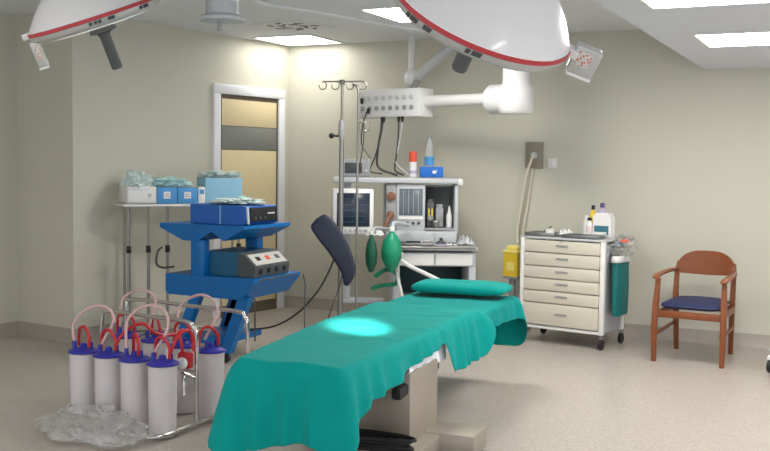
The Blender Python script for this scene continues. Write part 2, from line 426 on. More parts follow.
# ------------------------------------------------------------------ operating table and its drapes
TZ = .578
A = V((-.08, .997, 0)); P0 = V((-2.07, 3.36, 0))       # foot end, axis toward the head
RT = V((A.y, -A.x, 0))                                  # to the right
def T(s, u, z): return P0 + A * s + RT * u + V((0, 0, z))
rzT = math.atan2(A.y, A.x) - PI / 2
tb = thing('operating_table', 'operating table on a stainless steel pedestal under teal drapes', 'operating table', P0, rzT)
# local frame: x to right, y to the head
cxl, cyl_ = .175, .86
bs = MB().box((.15, .74, .065), (.46, .60, .09), bev=.012).build('base', 'steelbase', tb)
MB().box((.10, .97, .068), (.90, .22, .104), bev=.010).build('base_crossbar', 'steelbase', tb)
for (fx, fy) in ((-.05, .48), (.35, .48), (-.30, .97), (.50, .97)):
    MB().lathe([(.028, 0), (.032, .004), (.032, .018), (.02, .022)], (fx, fy, .0), (0, 0, 1), 14).build('foot', 'black', tb)
co = MB().box((cxl, cyl_, .27), (.25, .40, .33), bev=.008).build('column', 'steelbase', tb)
B('column_collar', 'dgrey', tb, (cxl - .02, cyl_, .445), (.25, .40, .03))
B('bed_frame', 'steel', tb, (0, 1.22, .475), (.36, 2.35, .03))
for (y0, y1, w) in ((.03, .72, .46), (.74, 1.58, .52), (1.60, 2.46, .54)):
    MB().box((0, (y0 + y1) / 2, .530), (w, y1 - y0, .07), bev=.02).build('mattress_pad', 'black', tb)
for sx in (-1, 1): MB().box((sx * .27, 1.1, .50), (.012, .75, .03), bev=.003).build('side_rail', 'steel', tb)
MB().box((.265, .84, .375), (.05, .56, .055), (R(4), 0, 0), .014).build('tilt_arm', 'black', tb)

def interp(tab, x):
    if x <= tab[0][0]: return tab[0][1]
    for (a, b), (c, d) in zip(tab, tab[1:]):
        if x <= c: return b + (d - b) * (x - a) / (c - a)
    return tab[-1][1]
def drape(name, m, s0, s1, wl, wr, hem, z, seed, foldamp=.02, foldfreq=26, nper=(26, 60), flare=.06, lift=None, rcorn=.05, wr_amp=.009, fk=(1, 1, 1, 1), creases=()):
    """cloth over a table: closed perimeter, top filled toward the centre line, skirts hang to the hem table (keyed by perimeter 0..4: right 0-1 foot-to-head, head 1-2, left 2-3, foot 3-4)"""
    nE, nS = nper
    per = []
    def add(s, u, k): per.append((s, u, k))
    for i in range(nS):
        t = i / nS; s = s0 + (s1 - s0) * t; add(s, wr(s), t)
    for i in range(nE):
        t = i / nE; add(s1, wr(s1) + (-wl(s1) - wr(s1)) * t, 1 + t)
    for i in range(nS):
        t = i / nS; s = s1 + (s0 - s1) * t; add(s, -wl(s), 2 + t)
    for i in range(nE):
        t = i / nE; add(s0, -wl(s0) + (wr(s0) + wl(s0)) * t, 3 + t)
    N = len(per); P = [T(s, u, 0) for s, u, k in per]
    # round the corners a bit
    for _ in range(2): P = [(P[i - 1] + P[i] * 2 + P[(i + 1) % N]) / 4 for i in range(N)]
    nor = []
    for i in range(N):
        d = (P[(i + 1) % N] - P[i - 1]); d.z = 0; d.normalize(); nor.append(V((d.y, -d.x, 0)))
    cen = [T(min(max(s, s0 + .1), s1 - .1), (wr(s) - wl(s)) / 2, 0) for s, u, k in per]
    def crease(i, f):
        s_ = (V((P[i].x, P[i].y, 0)) - P0).dot(A); c_ = 0
        for (sc, am, tw) in creases: c_ += am * math.exp(-((s_ - sc - tw * (cen[i].lerp(P[i], f) - P0).dot(RT)) / .022) ** 2)
        return c_
    rows = []
    for f in (.0, .1, .2, .3, .4, .5, .58, .66, .74, .82, .89, .95):
        row = []
        for i in range(N):
            p = cen[i].lerp(P[i], f)
            zz = z + wr_amp * noise.noise(V((p.x * 7 + seed, p.y * 4, 1.3))) + wr_amp * .5 * (abs(noise.noise(V((p.x * 3 + seed, p.y * 11, 4.3)))) - .2) + crease(i, f)
            if lift: zz += lift(*per[i][:2], f)
            row.append(V((p.x, p.y, zz)))
        rows.append(row)
    lens = 0; arc = [0]
    for i in range(1, N): lens += (P[i] - P[i - 1]).length; arc.append(lens)
    nd = 12
    for j in range(nd + 1):
        v = j / nd; row = []
        for i in range(N):
            k = per[i][2]; L = z - interp(hem, k)
            a = arc[i]
            fold = (1.1 - 2.0 * abs(math.sin(a * foldfreq * .5 + 5 * noise.noise(V((a * 2.1, seed, 0)))))) * .75 + noise.noise(V((a * 6, seed * 3, 0))) * .8
            # corners flare out
            kc = k % 4; cd = min(abs(k - c) for c in (0, 1, 2, 3, 4))
            fl = flare * max(0, 1 - cd / .16) * fk[int(k + .5) % 4]
            out = .012 * min(1, v * 6) + (foldamp * fold + foldamp * .7) * min(1, v * 1.3) * min(1, L / .18) + fl * v ** .75 + .012 * v
            zz = z - .006 * (1 if j == 0 else 0) - L * v - .002
            if lift: zz += lift(*per[i][:2], 1.) * (1 - v)
            p = P[i] + nor[i] * out
            row.append(V((p.x, p.y, zz)))
        rows.append(row)
    b = MB().grid(rows, True)
    bmesh.ops.remove_doubles(b.bm, verts=b.bm.verts, dist=.002)
    return b.build(name, m, solid=.004, subsurf=1, angle=180)
def wl_main(s): return interp([(0, .235), (.55, .29), (1.0, .33), (1.6, .34), (2.2, .33)], s)
def wr_main(s): return interp([(0, .245), (.6, .27), (1.2, .29), (2.0, .30)], s)
hem_main = [(0, .225), (.028, .29), (.055, .345), (.10, .405), (.20, .415), (.28, .43), (.34, .455), (.50, .485), (.642, .505), (.652, .335), (.80, .33), (.93, .335), (.95, .34), (1.0, .50), (1.05, .55), (1.95, .55), (2.0, .52), (2.2, .42), (2.7, .40), (2.93, .36), (3.0, .205), (3.1, .21), (3.35, .235), (3.6, .265), (3.8, .27), (3.92, .225), (4.0, .22)]
mats_d = drape('table_drape', 'drape', .0, 1.80, wl_main, wr_main, hem_main, TZ + .004, 3.1, .030, 38, fk=(.15, 1, 1, 1.8), creases=((.62, .009, .25), (1.02, .010, -.12), (1.42, .007, .2)))
tag(mats_d, 'large teal surgical drape over the foot and middle of the operating table', 'surgical drape')
def wl_head(s): return .325
def wr_head(s): return interp([(1.5, .295), (2.5, .335)], s)
hem_head = [(0, .46), (.6, .455), (.9, .44), (.97, .38), (1.0, .25), (1.03, .23), (1.25, .24), (1.4, .24), (1.6, .3), (2, .35), (3, .45), (3.1, .545), (3.9, .545), (4, .47)]
hd = drape('head_drape', 'drape2', 1.70, 2.56, wl_head, wr_head, hem_head, TZ + .004 - .014, 8.4, .016, 30, (22, 40), fk=(.3, 1.05, 1, .3))
tag(hd, 'teal drape hanging over the head end of the operating table, under the pillow', 'surgical drape')
# pillow
def pillow():
    rows = []
    n = 36; c = T(2.37, .02, TZ + .012)
    prof = []
    for j in range(15):
        v = j / 14; ph = PI * v
        row = []
        for i in range(n):
            a = 2 * PI * i / n
            ca_, sa_ = math.cos(a), math.sin(a)
            ex = .32
            x = math.copysign(abs(ca_) ** ex, ca_) * .305; y = math.copysign(abs(sa_) ** ex, sa_) * .165
            k = math.sin(ph) ** .3
            zz = .034 + .036 * (-math.cos(ph)) * (1 if v > .5 else .9)
            p = V((x * k, y * k, zz))
            p.z += .005 * noise.noise(V((x * 9, y * 9, v)))
            row.append(c + RT * p.x + A * p.y + V((0, 0, p.z)))
        rows.append(row)
    b = MB().grid(rows, True)
    return b.build('pillow', 'drape', subsurf=1, angle=180)
tag(pillow(), 'flat teal cloth-covered pillow at the head of the operating table', 'pillow')
# white paper sheet peeking out below the drape on the right
rows = []
for i in range(16):
    t = i / 15; s = .68 + .55 * t; row = []
    for j in range(5):
        v = j / 4
        row.append(T(s, .276 + .010 * math.sin(i * 1.9) * v + .012 * v, .545 - (.155 + .02 * math.sin(t * 9) - .03 * t) * v))
    rows.append(row)
tag(MB().grid(rows).build('paper_sheet', 'paper', solid=.002, subsurf=1, angle=180), 'crumpled white paper sheet hanging below the teal drape at table middle', 'paper sheet')
# black cable heap at the foot of the column
def cable_heap():
    b = MB(); c = T(.50, .20, 0)
    r2 = random.Random(3)
    for k in range(7):
        pts = []
        for i in range(9):
            a = 2 * PI * i / 9
            pts.append(c + RT * ((.15 + .04 * r2.random()) * math.cos(a) + r2.uniform(-.02, .02)) + A * ((.035 + .02 * r2.random()) * math.sin(a)) + V((0, 0, .122 + .009 * k + r2.random() * .008)))
        b.tube(pts, .007, 8, 5, closed=True)
    return b.build('cable_coil', 'black')
tag(cable_heap(), 'black cable coiled on the pedestal base in front of the steel column', 'cable')

# ------------------------------------------------------------------ suction canisters
lids = [(-3.70, 3.96), (-3.515, 3.945), (-3.325, 3.925), (-3.135, 3.91)]
back = [(-3.81, 4.43), (-3.58, 4.40), (-3.345, 4.355), (-3.13, 4.31)]
def make_canister():
    t = thing('suction_canister', 'x', 'suction canister', (0, 0, 0), group='suction canisters in the chrome rack')
    MB().lathe([(.060, .003), (.068, .012), (.073, .36), (.075, .372), (.071, .372), (.069, .36), (.064, .022), (0, .018)], seg=28, cap=False).build('jar', 'canister', t)
    MB().lathe([(.079, .368), (.082, .371), (.082, .378), (.066, .386), (.040, .390), (.018, .398), (.018, .412), (.012, .417), (0, .417)], seg=28, cap=False).build('lid', 'lidblue', t)
    MB().cyl((-.035, -.03, .39), (-.035, -.03, .43), .013, .010, 14).build('port', 'lidblue', t)
    MB().cyl((.04, .015, .39), (.04, .015, .425), .011, .010, 14).build('port', 'lidblue', t)
    MB().tube([(.042, -.0, .40), (.04, .0, .455), (.0, .01, .50), (-.045, .015, .49), (-.058, .02, .44), (-.06, .02, .395)], .0085, 10).build('red_hose', 'red', t)
    return t
c0 = make_canister()
where = ['first', 'second', 'third', 'last']
for i, (x, y) in enumerate(lids):
    o = c0 if i == 0 else copy_tree(c0)
    o.location = (x, y, 0); o.rotation_euler.z = R(-5 + [0, 12, -20, 8][i])
    o['label'] = ['blue-lidded suction canister at the free left end of the front row, above the plastic bag', 'second blue-lidded suction canister of the front row from the free end, clear jar', 'third blue-lidded suction canister of the front row, beside the one nearest the table', 'blue-lidded suction canister at the table end of the front row, nearest jar'][i]
for i, (x, y) in enumerate(back):
    o = copy_tree(c0); o.location = (x, y, 0); o.rotation_euler.z = R([30, -15, 20, 60][i])
    o['label'] = ['suction canister at the far left end of the back row, behind the front jars', 'second suction canister from the left in the back row, behind the red hoses', 'third suction canister of the back row, seen between front jar and chrome frame', 'suction canister at the table end of the back row, outside the chrome frame'][i]
rk = thing('canister_rack', 'bent chrome tube rack around the suction canisters', 'canister rack', (-3.42, 4.14, 0))
def RL(x, y, z): return V((x + 3.42, y - 4.14, z))
def loop(y_off, x0, x1, zt, name, foot):
    pts = [RL(x0, 4.17 + y_off, .03), RL(x0, 4.17 + y_off, .10), RL(x0, 4.17 + y_off, zt - .07), RL(x0 + .05, 4.168 + y_off, zt), RL((x0 + x1) / 2, 4.14 + y_off, zt), RL(x1 - .08, 4.10 + y_off, zt), RL(x1 - .022, 4.095 + y_off, zt - .028), RL(x1, 4.09 + y_off, zt - .09), RL(x1, 4.09 + y_off, .10), RL(x1, 4.09 + y_off, .03)]
    MB().tube(pts, .012, 12).build(name, 'chrome', rk)
loop(.02, -3.78, -3.075, .555, 'front_hoop', True)
loop(.42, -3.95, -3.03, .56, 'rear_hoop', False)
for (x, y0, y1) in ((-3.78, 3.70, 4.62), (-3.075, 3.70, 4.54)):
    MB().tube([RL(x + (.10 if x < -3.5 else -.045), y0 + .06, .03), RL(x + .0, y0 + .16, .026), RL(x, y0 + .35, .026), RL(x, y1, .026)], .012, 12).build('foot_rail', 'chrome', rk)
MB().tube([RL(-3.79, 4.19, .30), RL(-3.42, 4.16, .30), RL(-3.085, 4.11, .30)], .006, 10).build('cross_wire', 'chrome', rk)
MB().tube([RL(-3.08, 4.10, .27), RL(-3.12, 4.05, .30), RL(-3.08, 4.01, .29), RL(-3.07, 4.0, .2)], .010, 10).build('hook', 'chrome', rk)
# red regulator valve on the rack end
vv = thing('suction_regulator', 'red suction regulator valve clipped at the table end of the chrome rack', 'regulator valve', (-3.10, 4.05, .33))
MB().box((0, 0, .04), (.075, .05, .085), bev=.014).build('valve_body', 'red', vv)
MB().lathe([(.026, 0), (.03, .008), (.03, .02), (.02, .026), (0, .026)], (.008, -.026, .03), (0, -1, 0), 18, False).build('dial', 'white', vv)
MB().tube([(-.02, 0, .07), (-.025, 0, .12), (-.05, .01, .16), (-.09, .02, .13)], .009, 10).build('hose_stub', 'red', vv)
# clear looping tubes
def ct(name, pts, label, m='cleartube', r=.008):
    return tag(MB().tube(pts, r, 10).build(name, m), label, 'tube', 'clear suction tubes over the canisters')
ct('suction_tube', [(-3.74, 3.93, .43), (-3.76, 3.95, .52), (-3.70, 4.0, .60), (-3.60, 4.02, .61), (-3.53, 4.0, .55), (-3.55, 3.93, .43)], 'clear tube arching from the first front canister to the second')
ct('suction_tube', [(-3.36, 3.90, .43), (-3.42, 3.98, .56), (-3.36, 4.05, .63), (-3.24, 4.05, .62), (-3.16, 3.98, .54), (-3.17, 3.89, .43)], 'clear tube arching between the third and last front canisters')
ct('suction_tube', [(-3.845, 4.41, .43), (-3.86, 4.45, .58), (-3.75, 4.48, .64), (-3.62, 4.45, .60), (-3.615, 4.38, .43)], 'clear tube arching over the far end of the back row')
ct('suction_tube', [(-3.38, 4.34, .43), (-3.42, 4.42, .58), (-3.28, 4.44, .65), (-3.15, 4.40, .58), (-3.165, 4.30, .43)], 'clear tube arching over the table end of the back row')
ct('vacuum_hose', [(-3.48, 3.95, .42), (-3.44, 3.99, .50), (-3.38, 4.05, .535), (-3.33, 4.10, .48), (-3.30, 4.2, .46), (-3.32, 4.31, .47), (-3.345, 4.34, .44)], 'red hose linking the second front canister to the back row', 'red', .009)
ct('vacuum_hose', [(-3.10, 3.92, .42), (-3.09, 3.97, .50), (-3.075, 4.03, .53), (-3.06, 4.06, .49), (-3.055, 4.055, .42)], 'red hose from the nearest canister to the regulator valve', 'red', .009)
# clear bag on the floor
def plastic_bag(c, sc, seed, h, crump=1.):
    b = MB(); g = bmesh.ops.create_icosphere(b.bm, subdivisions=5, radius=1)
    for v in g['verts']:
        p = v.co.copy()
        n1 = noise.noise(p * 1.8 + V((seed, 0, 0))) * .38
        n1 += (abs(noise.noise(p * 3.1 + V((0, seed, 0)))) - .2) * .5 * crump + (abs(noise.noise(p * 6.5 + V((0, seed, 3)))) - .2) * .25 * crump
        p *= 1 + n1
        v.co = V((p.x * sc[0], p.y * sc[1], max(p.z * h + h * .8, .004 + .004 * abs(noise.noise(p * 3)))))
    bmesh.ops.translate(b.bm, verts=b.bm.verts, vec=c)
    return b
def heap(name, m, c, sc, rz, h, seed, label, cat='cloth'):
    b = plastic_bag((0, 0, 0), sc, seed, h, 1.3)
    bmesh.ops.transform(b.bm, matrix=Matrix.Translation(c) @ Matrix.Rotation(rz, 4, 'Z'), verts=b.bm.verts)
    return tag(b.build(name, m, angle=35), label, cat)
tag(plastic_bag((-3.40, 3.68, 0), (.27, .14, 1), 4.2, .09, .55).build('plastic_bag', 'bag', angle=30), 'crumpled clear plastic bag on the floor in front of the canisters', 'plastic bag')

# ------------------------------------------------------------------ blue electrosurgery cart
x0, x1, y0, y1 = -4.40, -3.657, 5.52, 6.12
cart = thing('equipment_cart', 'blue moulded two-shelf equipment cart with slanted legs', 'equipment cart', ((x0 + x1) / 2, (y0 + y1) / 2, 0))
ox, oy = (x0 + x1) / 2, (y0 + y1) / 2
hw, hd_ = (x1 - x0) / 2, (y1 - y0) / 2
# lower shelf: deep tray, front (+x) face slants under
m = Matrix.Rotation(R(90), 4, 'X')
MB().prism([(-hw, .60), (hw, .60), (hw + .0, .575), (hw - .10, .455), (-hw + .03, .455), (-hw, .48)], -hd_, hd_, Matrix.Rotation(R(90), 4, 'X')).build('lower_shelf', 'cartblue', cart, angle=30)
B('shelf_lip', 'dgrey', cart, (hw + .004, 0, .59), (.012, .50, .012), .003)
# upper shelf: dished wings tapering to the middle columns
zU = .955
MB().prism([(-hw - .05, zU), (hw - .085, zU), (hw - .085, zU - .02), (.12, zU - .105), (.02, zU - .045), (-.10, zU - .115), (-.22, zU - .115), (-hw - .05, zU - .03)], -hd_, hd_, Matrix.Rotation(R(90), 4, 'X')).build('upper_shelf', 'cartblue', cart, angle=30)
for sy in (-1, 1):
    MB().box((-.105 + (.11 if sy > 0 else 0), sy * (hd_ - .045), .72), (.115, .08, .26), bev=.015).build('column', 'cartblue', cart)
    lx = -.37 if sy > 0 else 0.
    lf = MB(); lf.prism([(.235, .47), (.325, .47), (.165, .075), (.085, .075)], -.03, .03, Matrix.Translation((lx, sy * (hd_ - .04), 0)) @ Matrix.Rotation(R(90), 4, 'X'))
    lg = lf.build('leg', 'cartblue', cart, angle=30)
    MB().lathe([(.034, -.014), (.038, -.008), (.038, .008), (.034, .014)], (.11 + lx, sy * (hd_ - .04), .04), (0, 1, 0), 18).build('caster', 'black', lg)
    lf = MB(); lf.prism([(-.16, .47), (-.08, .47), (-.25, .075), (-.32, .075)], -.03, .03, Matrix.Translation((lx * .0, sy * (hd_ - .04), 0)) @ Matrix.Rotation(R(90), 4, 'X'))
    lg = lf.build('leg', 'cartblue', cart, angle=30)
    MB().lathe([(.034, -.014), (.038, -.008), (.038, .008), (.034, .014)], (-.29, sy * (hd_ - .04), .04), (0, 1, 0), 18).build('caster', 'black', lg)
B('base_bar', 'cartblue', cart, (-.09, 0, .14), (.34, .50, .045), .01)
# upper unit
u1 = thing('electrosurgical_unit', 'blue equipment box with a black sloped face on the top shelf of the cart', 'medical device', (-4.01, 5.80, zU + .003))
MB().prism([(-.235, 0), (.21, 0), (.235, .02), (.225, .125), (.215, .13), (-.235, .135)], -.20, .20, Matrix.Rotation(R(90), 4, 'X')).build('housing', 'unitblue', u1, angle=30)
MB().box((.233, .02, .068), (.012, .34, .10), (0, R(-5), 0), .004).build('front_panel', 'black', u1)
MB().box((.236, -.183, .066), (.012, .022, .118), (0, R(-5), 0), .003).build('bezel', 'lgrey', u1)
MB().box((.242, .10, .075), (.006, .09, .012), (0, R(-5), 0), .002).build('badge', 'lgrey', u1)
MB().box((.02, -.202, .067), (.008, .004, .13)).build('seam', 'boxpale', u1)
for i in range(3): MB().lathe([(.012, 0), (.012, .01), (0, .01)], (.238, -.10 + .06 * i, .045), (1, 0, 0), 14, False).build('socket', 'dgrey', u1)
# lower unit
u2 = thing('electrosurgical_generator', 'grey generator with a sloped white control panel on the lower shelf of the cart', 'medical device', (-3.93, 5.80, .603))
MB().prism([(-.19, 0), (.10, 0), (.10, .165), (-.19, .165)], -.23, .20, Matrix.Rotation(R(90), 4, 'X')).build('rear_housing', 'tealside', u2, angle=30)
MB().prism([(.10, .0), (.235, .0), (.245, .075), (.15, .155), (.10, .165)], -.22, .22, Matrix.Rotation(R(90), 4, 'X')).build('front_housing', 'dgrey', u2, angle=30)
sl = math.atan2(.075 - .155, .245 - .15)
MB().box((.199, 0, .118), (.105, .40, .006), (0, -sl, 0), .002).build('control_panel', 'panelwhite', u2)
for i, mm in enumerate(('black', 'orange', 'dgrey')):
    MB().box((.199, -.12 + .12 * i, .123), (.035, .05, .006), (0, -sl, 0), .002).build('display', mm, u2)
for i in range(4):
    MB().lathe([(.018, 0), (.018, .008), (.008, .010), (0, .010)], (.241, -.15 + .1 * i, .04), (1, 0, 0), 14, False).build('socket', 'black', u2)
# crumpled aqua cloth on the top unit
def cloth(name, m, c, sx, sy, rz, amp, seed, label, cat='cloth', base=.004, n=26):
    rows = []
    for i in range(n):
        row = []
        for j in range(n):
            u, v = i / (n - 1) - .5, j / (n - 1) - .5
            q = V((u * 4 + seed, v * 4, seed))
            hgt = abs(noise.noise(q * 1.1)) * amp * 1.6 + abs(noise.noise(q * 2.7)) * amp * .8
            edge = min(1, (0.5 - max(abs(u), abs(v))) * 6)
            x = u * sx * (1 + .25 * noise.noise(q * .9 + V((9, 0, 0)))); y = v * sy * (1 + .25 * noise.noise(q * .9 + V((0, 9, 0))))
            row.append(V((c[0] + x * math.cos(rz) - y * math.sin(rz), c[1] + x * math.sin(rz) + y * math.cos(rz), c[2] + base + hgt * (.25 + .75 * edge))))
        rows.append(row)
    return tag(MB().grid(rows).build(name, m, solid=.002, subsurf=1, angle=180), label, cat)
heap('wrapped_cloth', 'aqua', (-3.98, 5.80, zU + .140), (.17, .15, 1), .2, .020, 2.2, 'crumpled pale aqua wrap lying on the blue box on the cart')
heap('crumpled_wrap', 'aquadk', (-4.10, 6.02, zU + .139), (.06, .05, 1), .7, .024, 6.6, 'small darker aqua wrap at the back of the blue box on the cart')

# ------------------------------------------------------------------ stands and boxes along the left wall
rs = R(52)
it = thing('instrument_table', 'long white wall-side table on thin steel poles with black clamp knobs, carrying boxes', 'instrument table', (-5.08, 5.93, 0), rs)
MB().box((.43, .03, 1.050), (1.0, .36, .02), bev=.006).build('table_top', 'white', it)
for x in (0, .15, .30, .88):
    MB().cyl((x, 0, .03), (x, 0, .70), .012, seg=14).build('lower_pole', 'steel', it)
    MB().cyl((x, 0, .70), (x, 0, 1.042), .009, seg=14).build('upper_pole', 'steel', it)
    k = MB().cyl((x, 0, .675), (x, 0, .73), .018, seg=16).build('clamp', 'black', it)
    MB().cyl((x, -.016, .70), (x - .01, -.05, .70), .008, seg=10).build('knob_stem', 'black', k)
    MB().ball((x - .012, -.058, .70), .020).build('knob', 'black', k)
for x in (0, .88): MB().cyl((x, .17, .03), (x, .17, 1.042), .010, seg=12).build('rear_leg', 'steel', it)
MB().tube([(0, 0, .035), (.88, 0, .035), (.88, .17, .035), (0, .17, .035), (0, 0, .035)], .011, 10, smooth=False).build('base_rail', 'steel', it)
for x in (0, .88):
    for y in (0, .17): MB().lathe([(.014, 0), (.016, .004), (.016, .02), (.012, .024)], (x, y, 0), (0, 0, 1), 14).build('foot', 'black', it)
def onst(x, y, z): # local along the stand row
    return V((-5.08 + x * math.cos(rs) - y * math.sin(rs), 5.93 + x * math.sin(rs) + y * math.cos(rs), z))
z0s = 1.063
wb = thing('storage_bin', 'white open bin of wrapped cloths on the outer wall stand', 'storage bin', onst(.068, 0, z0s), rs)
MB().box((0, 0, .006), (.225, .30, .012), bev=.003).box((-.1075, 0, .065), (.01, .30, .13), bev=.003).box((.1075, 0, .065), (.01, .30, .13), bev=.003).box((0, -.145, .065), (.225, .01, .13), bev=.003).box((0, .145, .065), (.225, .01, .13), bev=.003).build('bin_shell', 'white', wb)
MB().lathe([(.014, 0), (.014, .006), (0, .006)], (.06, -.15, .065), (0, -1, 0), 14, False).build('bin_latch', 'lgrey', wb)
MB().box((-.02, -.151, .11), (.16, .003, .004)).build('rim_line', 'lgrey', wb)
def carton(name, m, loc, rz, size, label, marks=1, group=None):
    t = thing(name, label, 'box', loc, rz, group)
    MB().box((0, 0, size[2] / 2), size, bev=.004).build('carton_body', m, t)
    for i in range(marks):
        xx = (i - (marks - 1) / 2) * size[0] / max(1, marks)
        lb = MB().box((xx, -size[1] / 2 - .001, size[2] * .52), (size[0] * .34, .002, size[2] * .42)).build('paper_label', 'white', t, smooth=False)
        MB().box((xx, -size[1] / 2 - .0025, size[2] * .58), (size[0] * .22, .001, size[2] * .05)).box((xx, -size[1] / 2 - .0025, size[2] * .44), (size[0] * .26, .001, size[2] * .04)).build('print_line', 'grey', lb, smooth=False)
    return t
carton('supply_box', 'boxblue', onst(.263, -.03, z0s), rs, (.156, .22, .125), 'blue supply box with a white label, next to the white bin', 1, 'blue boxes on the wall stands')
carton('supply_box', 'boxblue', onst(.423, -.03, z0s), rs, (.156, .22, .122), 'blue supply box with a white label, between its twin and the paler box', 1, 'blue boxes on the wall stands')
carton('supply_box', 'boxpale', onst(.735, .06, z0s), rs, (.30, .26, .20), 'taller pale blue supply box behind the cart, beside the door frame', 0, 'blue boxes on the wall stands')
heap('wrapped_cloth', 'aqua', onst(.068, 0, z0s + .085), (.098, .12, 1), rs, .085, 5.1, 'pale aqua wraps heaped in the white bin')
heap('wrapped_cloth', 'aquadk', onst(.30, .0, z0s + .126), (.15, .08, 1), rs, .04, 7.7, 'aqua wrap bunched on the two labelled blue boxes')
heap('wrapped_cloth', 'aqua', onst(.735, .06, z0s + .201), (.15, .12, 1), rs, .028, 1.4, 'pale wrap spread on top of the taller pale blue box')
wp_ = thing('wrapped_pack', 'small white wrapped pack with blue print between the blue boxes', 'pack', onst(.54, -.08, z0s), rs)
MB().box((0, 0, .065), (.062, .09, .13), bev=.012).build('pack_body', 'white', wp_)
MB().box((.0, -.046, .09), (.035, .002, .035)).build('print_patch', 'boxblue', wp_, smooth=False)
tag(MB().tube([onst(.24, -.06, .72), onst(.20, -.10, .69), onst(.19, -.10, .60), onst(.24, -.10, .565), onst(.33, -.10, .57)], .009, 10).build('hose_loop', 'dgrey'), 'short dark hose loop hanging beside the crank stands', 'hose')

# ------------------------------------------------------------------ IV stands
def iv_stand():
    t = thing('iv_stand', 'thick chrome infusion stand with four loop hooks and a black clamp knob', 'infusion stand', (-3.615, 6.655, 0))
    MB().cyl((0, 0, .08), (0, 0, 1.62), .019, seg=16).build('lower_pole', 'steel', t)
    MB().cyl((0, 0, 1.6), (0, 0, 2.01), .011, seg=16).build('upper_pole', 'steel', t)
    c = MB().lathe([(.022, 1.58), (.026, 1.59), (.026, 1.70), (.018, 1.72)], seg=16).build('clamp', 'grey', t)
    MB().cyl((-.02, -.01, 1.60), (-.06, -.03, 1.60), .008, seg=10).ball((-.07, -.035, 1.60), .022).build('knob', 'black', c)
    d = V((.97, .25, 0))
    MB().tube([d * -.16 + V((0, 0, 2.015)), d * .17 + V((0, 0, 2.015))], .006, 10).box((0, 0, 2.01), (.04, .03, .04), bev=.006).build('crossbar', 'steel', t)
    for a in (-.155, -.055, .06, .16):
        pts = [d * (a + .030 * math.sin(q) * 1.0) + V((0, 0, 1.985 + .030 * math.cos(q))) for q in [R(x) for x in range(0, 320, 40)]]
        MB().tube(pts, .005, 8).build('hook', 'steel', t)
    for i in range(5):
        a = 2 * PI * i / 5 + .3
        l = MB().tube([(0, 0, .09), (.28 * math.cos(a), .28 * math.sin(a), .055)], .014, 10).build('base_leg', 'lgrey', t)
        MB().lathe([(.02, -.01), (.025, -.006), (.025, .006), (.02, .01)], (.27 * math.cos(a), .27 * math.sin(a), .026), (-math.sin(a), math.cos(a), 0), 14).build('caster', 'black', l)
    return t
iv_stand()
p2 = thing('drip_pole', 'thinner steel drip pole with a bent top and a small wire basket', 'drip pole', (-3.475, 6.655, 0))
MB().tube([(-.05, .0, 1.99), (-.02, 0, 1.98), (0, 0, 1.93), (0, 0, 1.7), (0, 0, .05)], .009, 12).build('pole', 'steel', p2)
bk = MB()
for zz in (1.64, 1.70): bk.tube([V((.055 + .045 * math.cos(a), .0 + .045 * math.sin(a), zz)) for a in [2 * PI * i / 10 for i in range(10)]], .003, 8, closed=True)
for i in range(6):
    a = 2 * PI * i / 6; bk.cyl((.055 + .045 * math.cos(a), .045 * math.sin(a), 1.64), (.055 + .045 * math.cos(a), .045 * math.sin(a), 1.70), .002, seg=6)
bk.build('wire_basket', 'steel', p2)
MB().lathe([(.12, 0), (.12, .02), (.03, .04), (.02, .06)], seg=24).build('base', 'lgrey', p2)

# ------------------------------------------------------------------ anaesthesia machine
am = thing('anaesthesia_machine', 'grey anaesthesia machine with ventilator screen and vaporiser bay at the back wall', 'anaesthesia machine', (-3.04, 7.166, 0), R(28))
B('plinth', 'lgrey', am, (.0, .30, .16), (.66, .56, .14), .02)
for sx in (-1, 1):
    for sy in (0, 1):
        MB().lathe([(.035, -.016), (.042, -.008), (.042, .008), (.035, .016)], (sx * .27, .08 + .44 * sy, .045), (1, 0, 0), 18).build('caster', 'black', am)
MB().box((.305, .30, .43), (.06, .54, .46), bev=.012).build('side_panel', 'lgrey', am)
MB().box((-.305, .30, .43), (.06, .54, .46), bev=.012).build('side_panel', 'lgrey', am)
B('rear_panel', 'cavity', am, (0, .53, .43), (.56, .04, .46), .004)
B('drawer_unit', 'lgrey', am, (0, .28, .635), (.66, .52, .11), .008)
for i in range(2): B('drawer_front', 'white', am, (-.155 + .31 * i, .012, .635), (.295, .014, .09), .004)
B('lower_shelf', 'lgrey', am, (0, .27, .30), (.55, .46, .02), .004)
MB().box((.0, .26, .725), (.68, .58, .032), bev=.012).build('worktop', 'lgrey', am)
MB().tube([(-.32, -.04, .735), (.32, -.04, .735)], .010, 12).build('front_rail', 'steel', am)
# upper cabinet
B('back_box', 'lgrey', am, (-.10, .44, 1.0), (.60, .20, .44), .01)
B('drawer_strip', 'lgrey', am, (-.10, .30, .80), (.58, .26, .10), .006)
for i in range(3): B('small_drawer', 'lgrey', am, (-.28 + .19 * i, .165, .80), (.175, .012, .075), .004)
# ventilator screen
vs = B('ventilator', 'lgrey', am, (-.185, .28, 1.03), (.235, .20, .40), .012)
MB().box((-.185, .178, 1.085), (.19, .008, .215), bev=.004).build('screen', 'screen2', vs)
for i in range(4): MB().box((-.245 + .04 * i, .173, 1.085), (.003, .003, .19)).build('screen_line', 'lgrey', vs, smooth=False)
for i in range(4): MB().lathe([(.012, 0), (.012, .012), (.008, .014), (0, .014)], (-.255 + .045 * i, .178, .915), (0, -1, 0), 14, False).build('control_knob', 'dgrey', vs)
MB().box((-.185, .176, .955), (.20, .006, .025), bev=.002).build('trim_bar', 'white', vs)
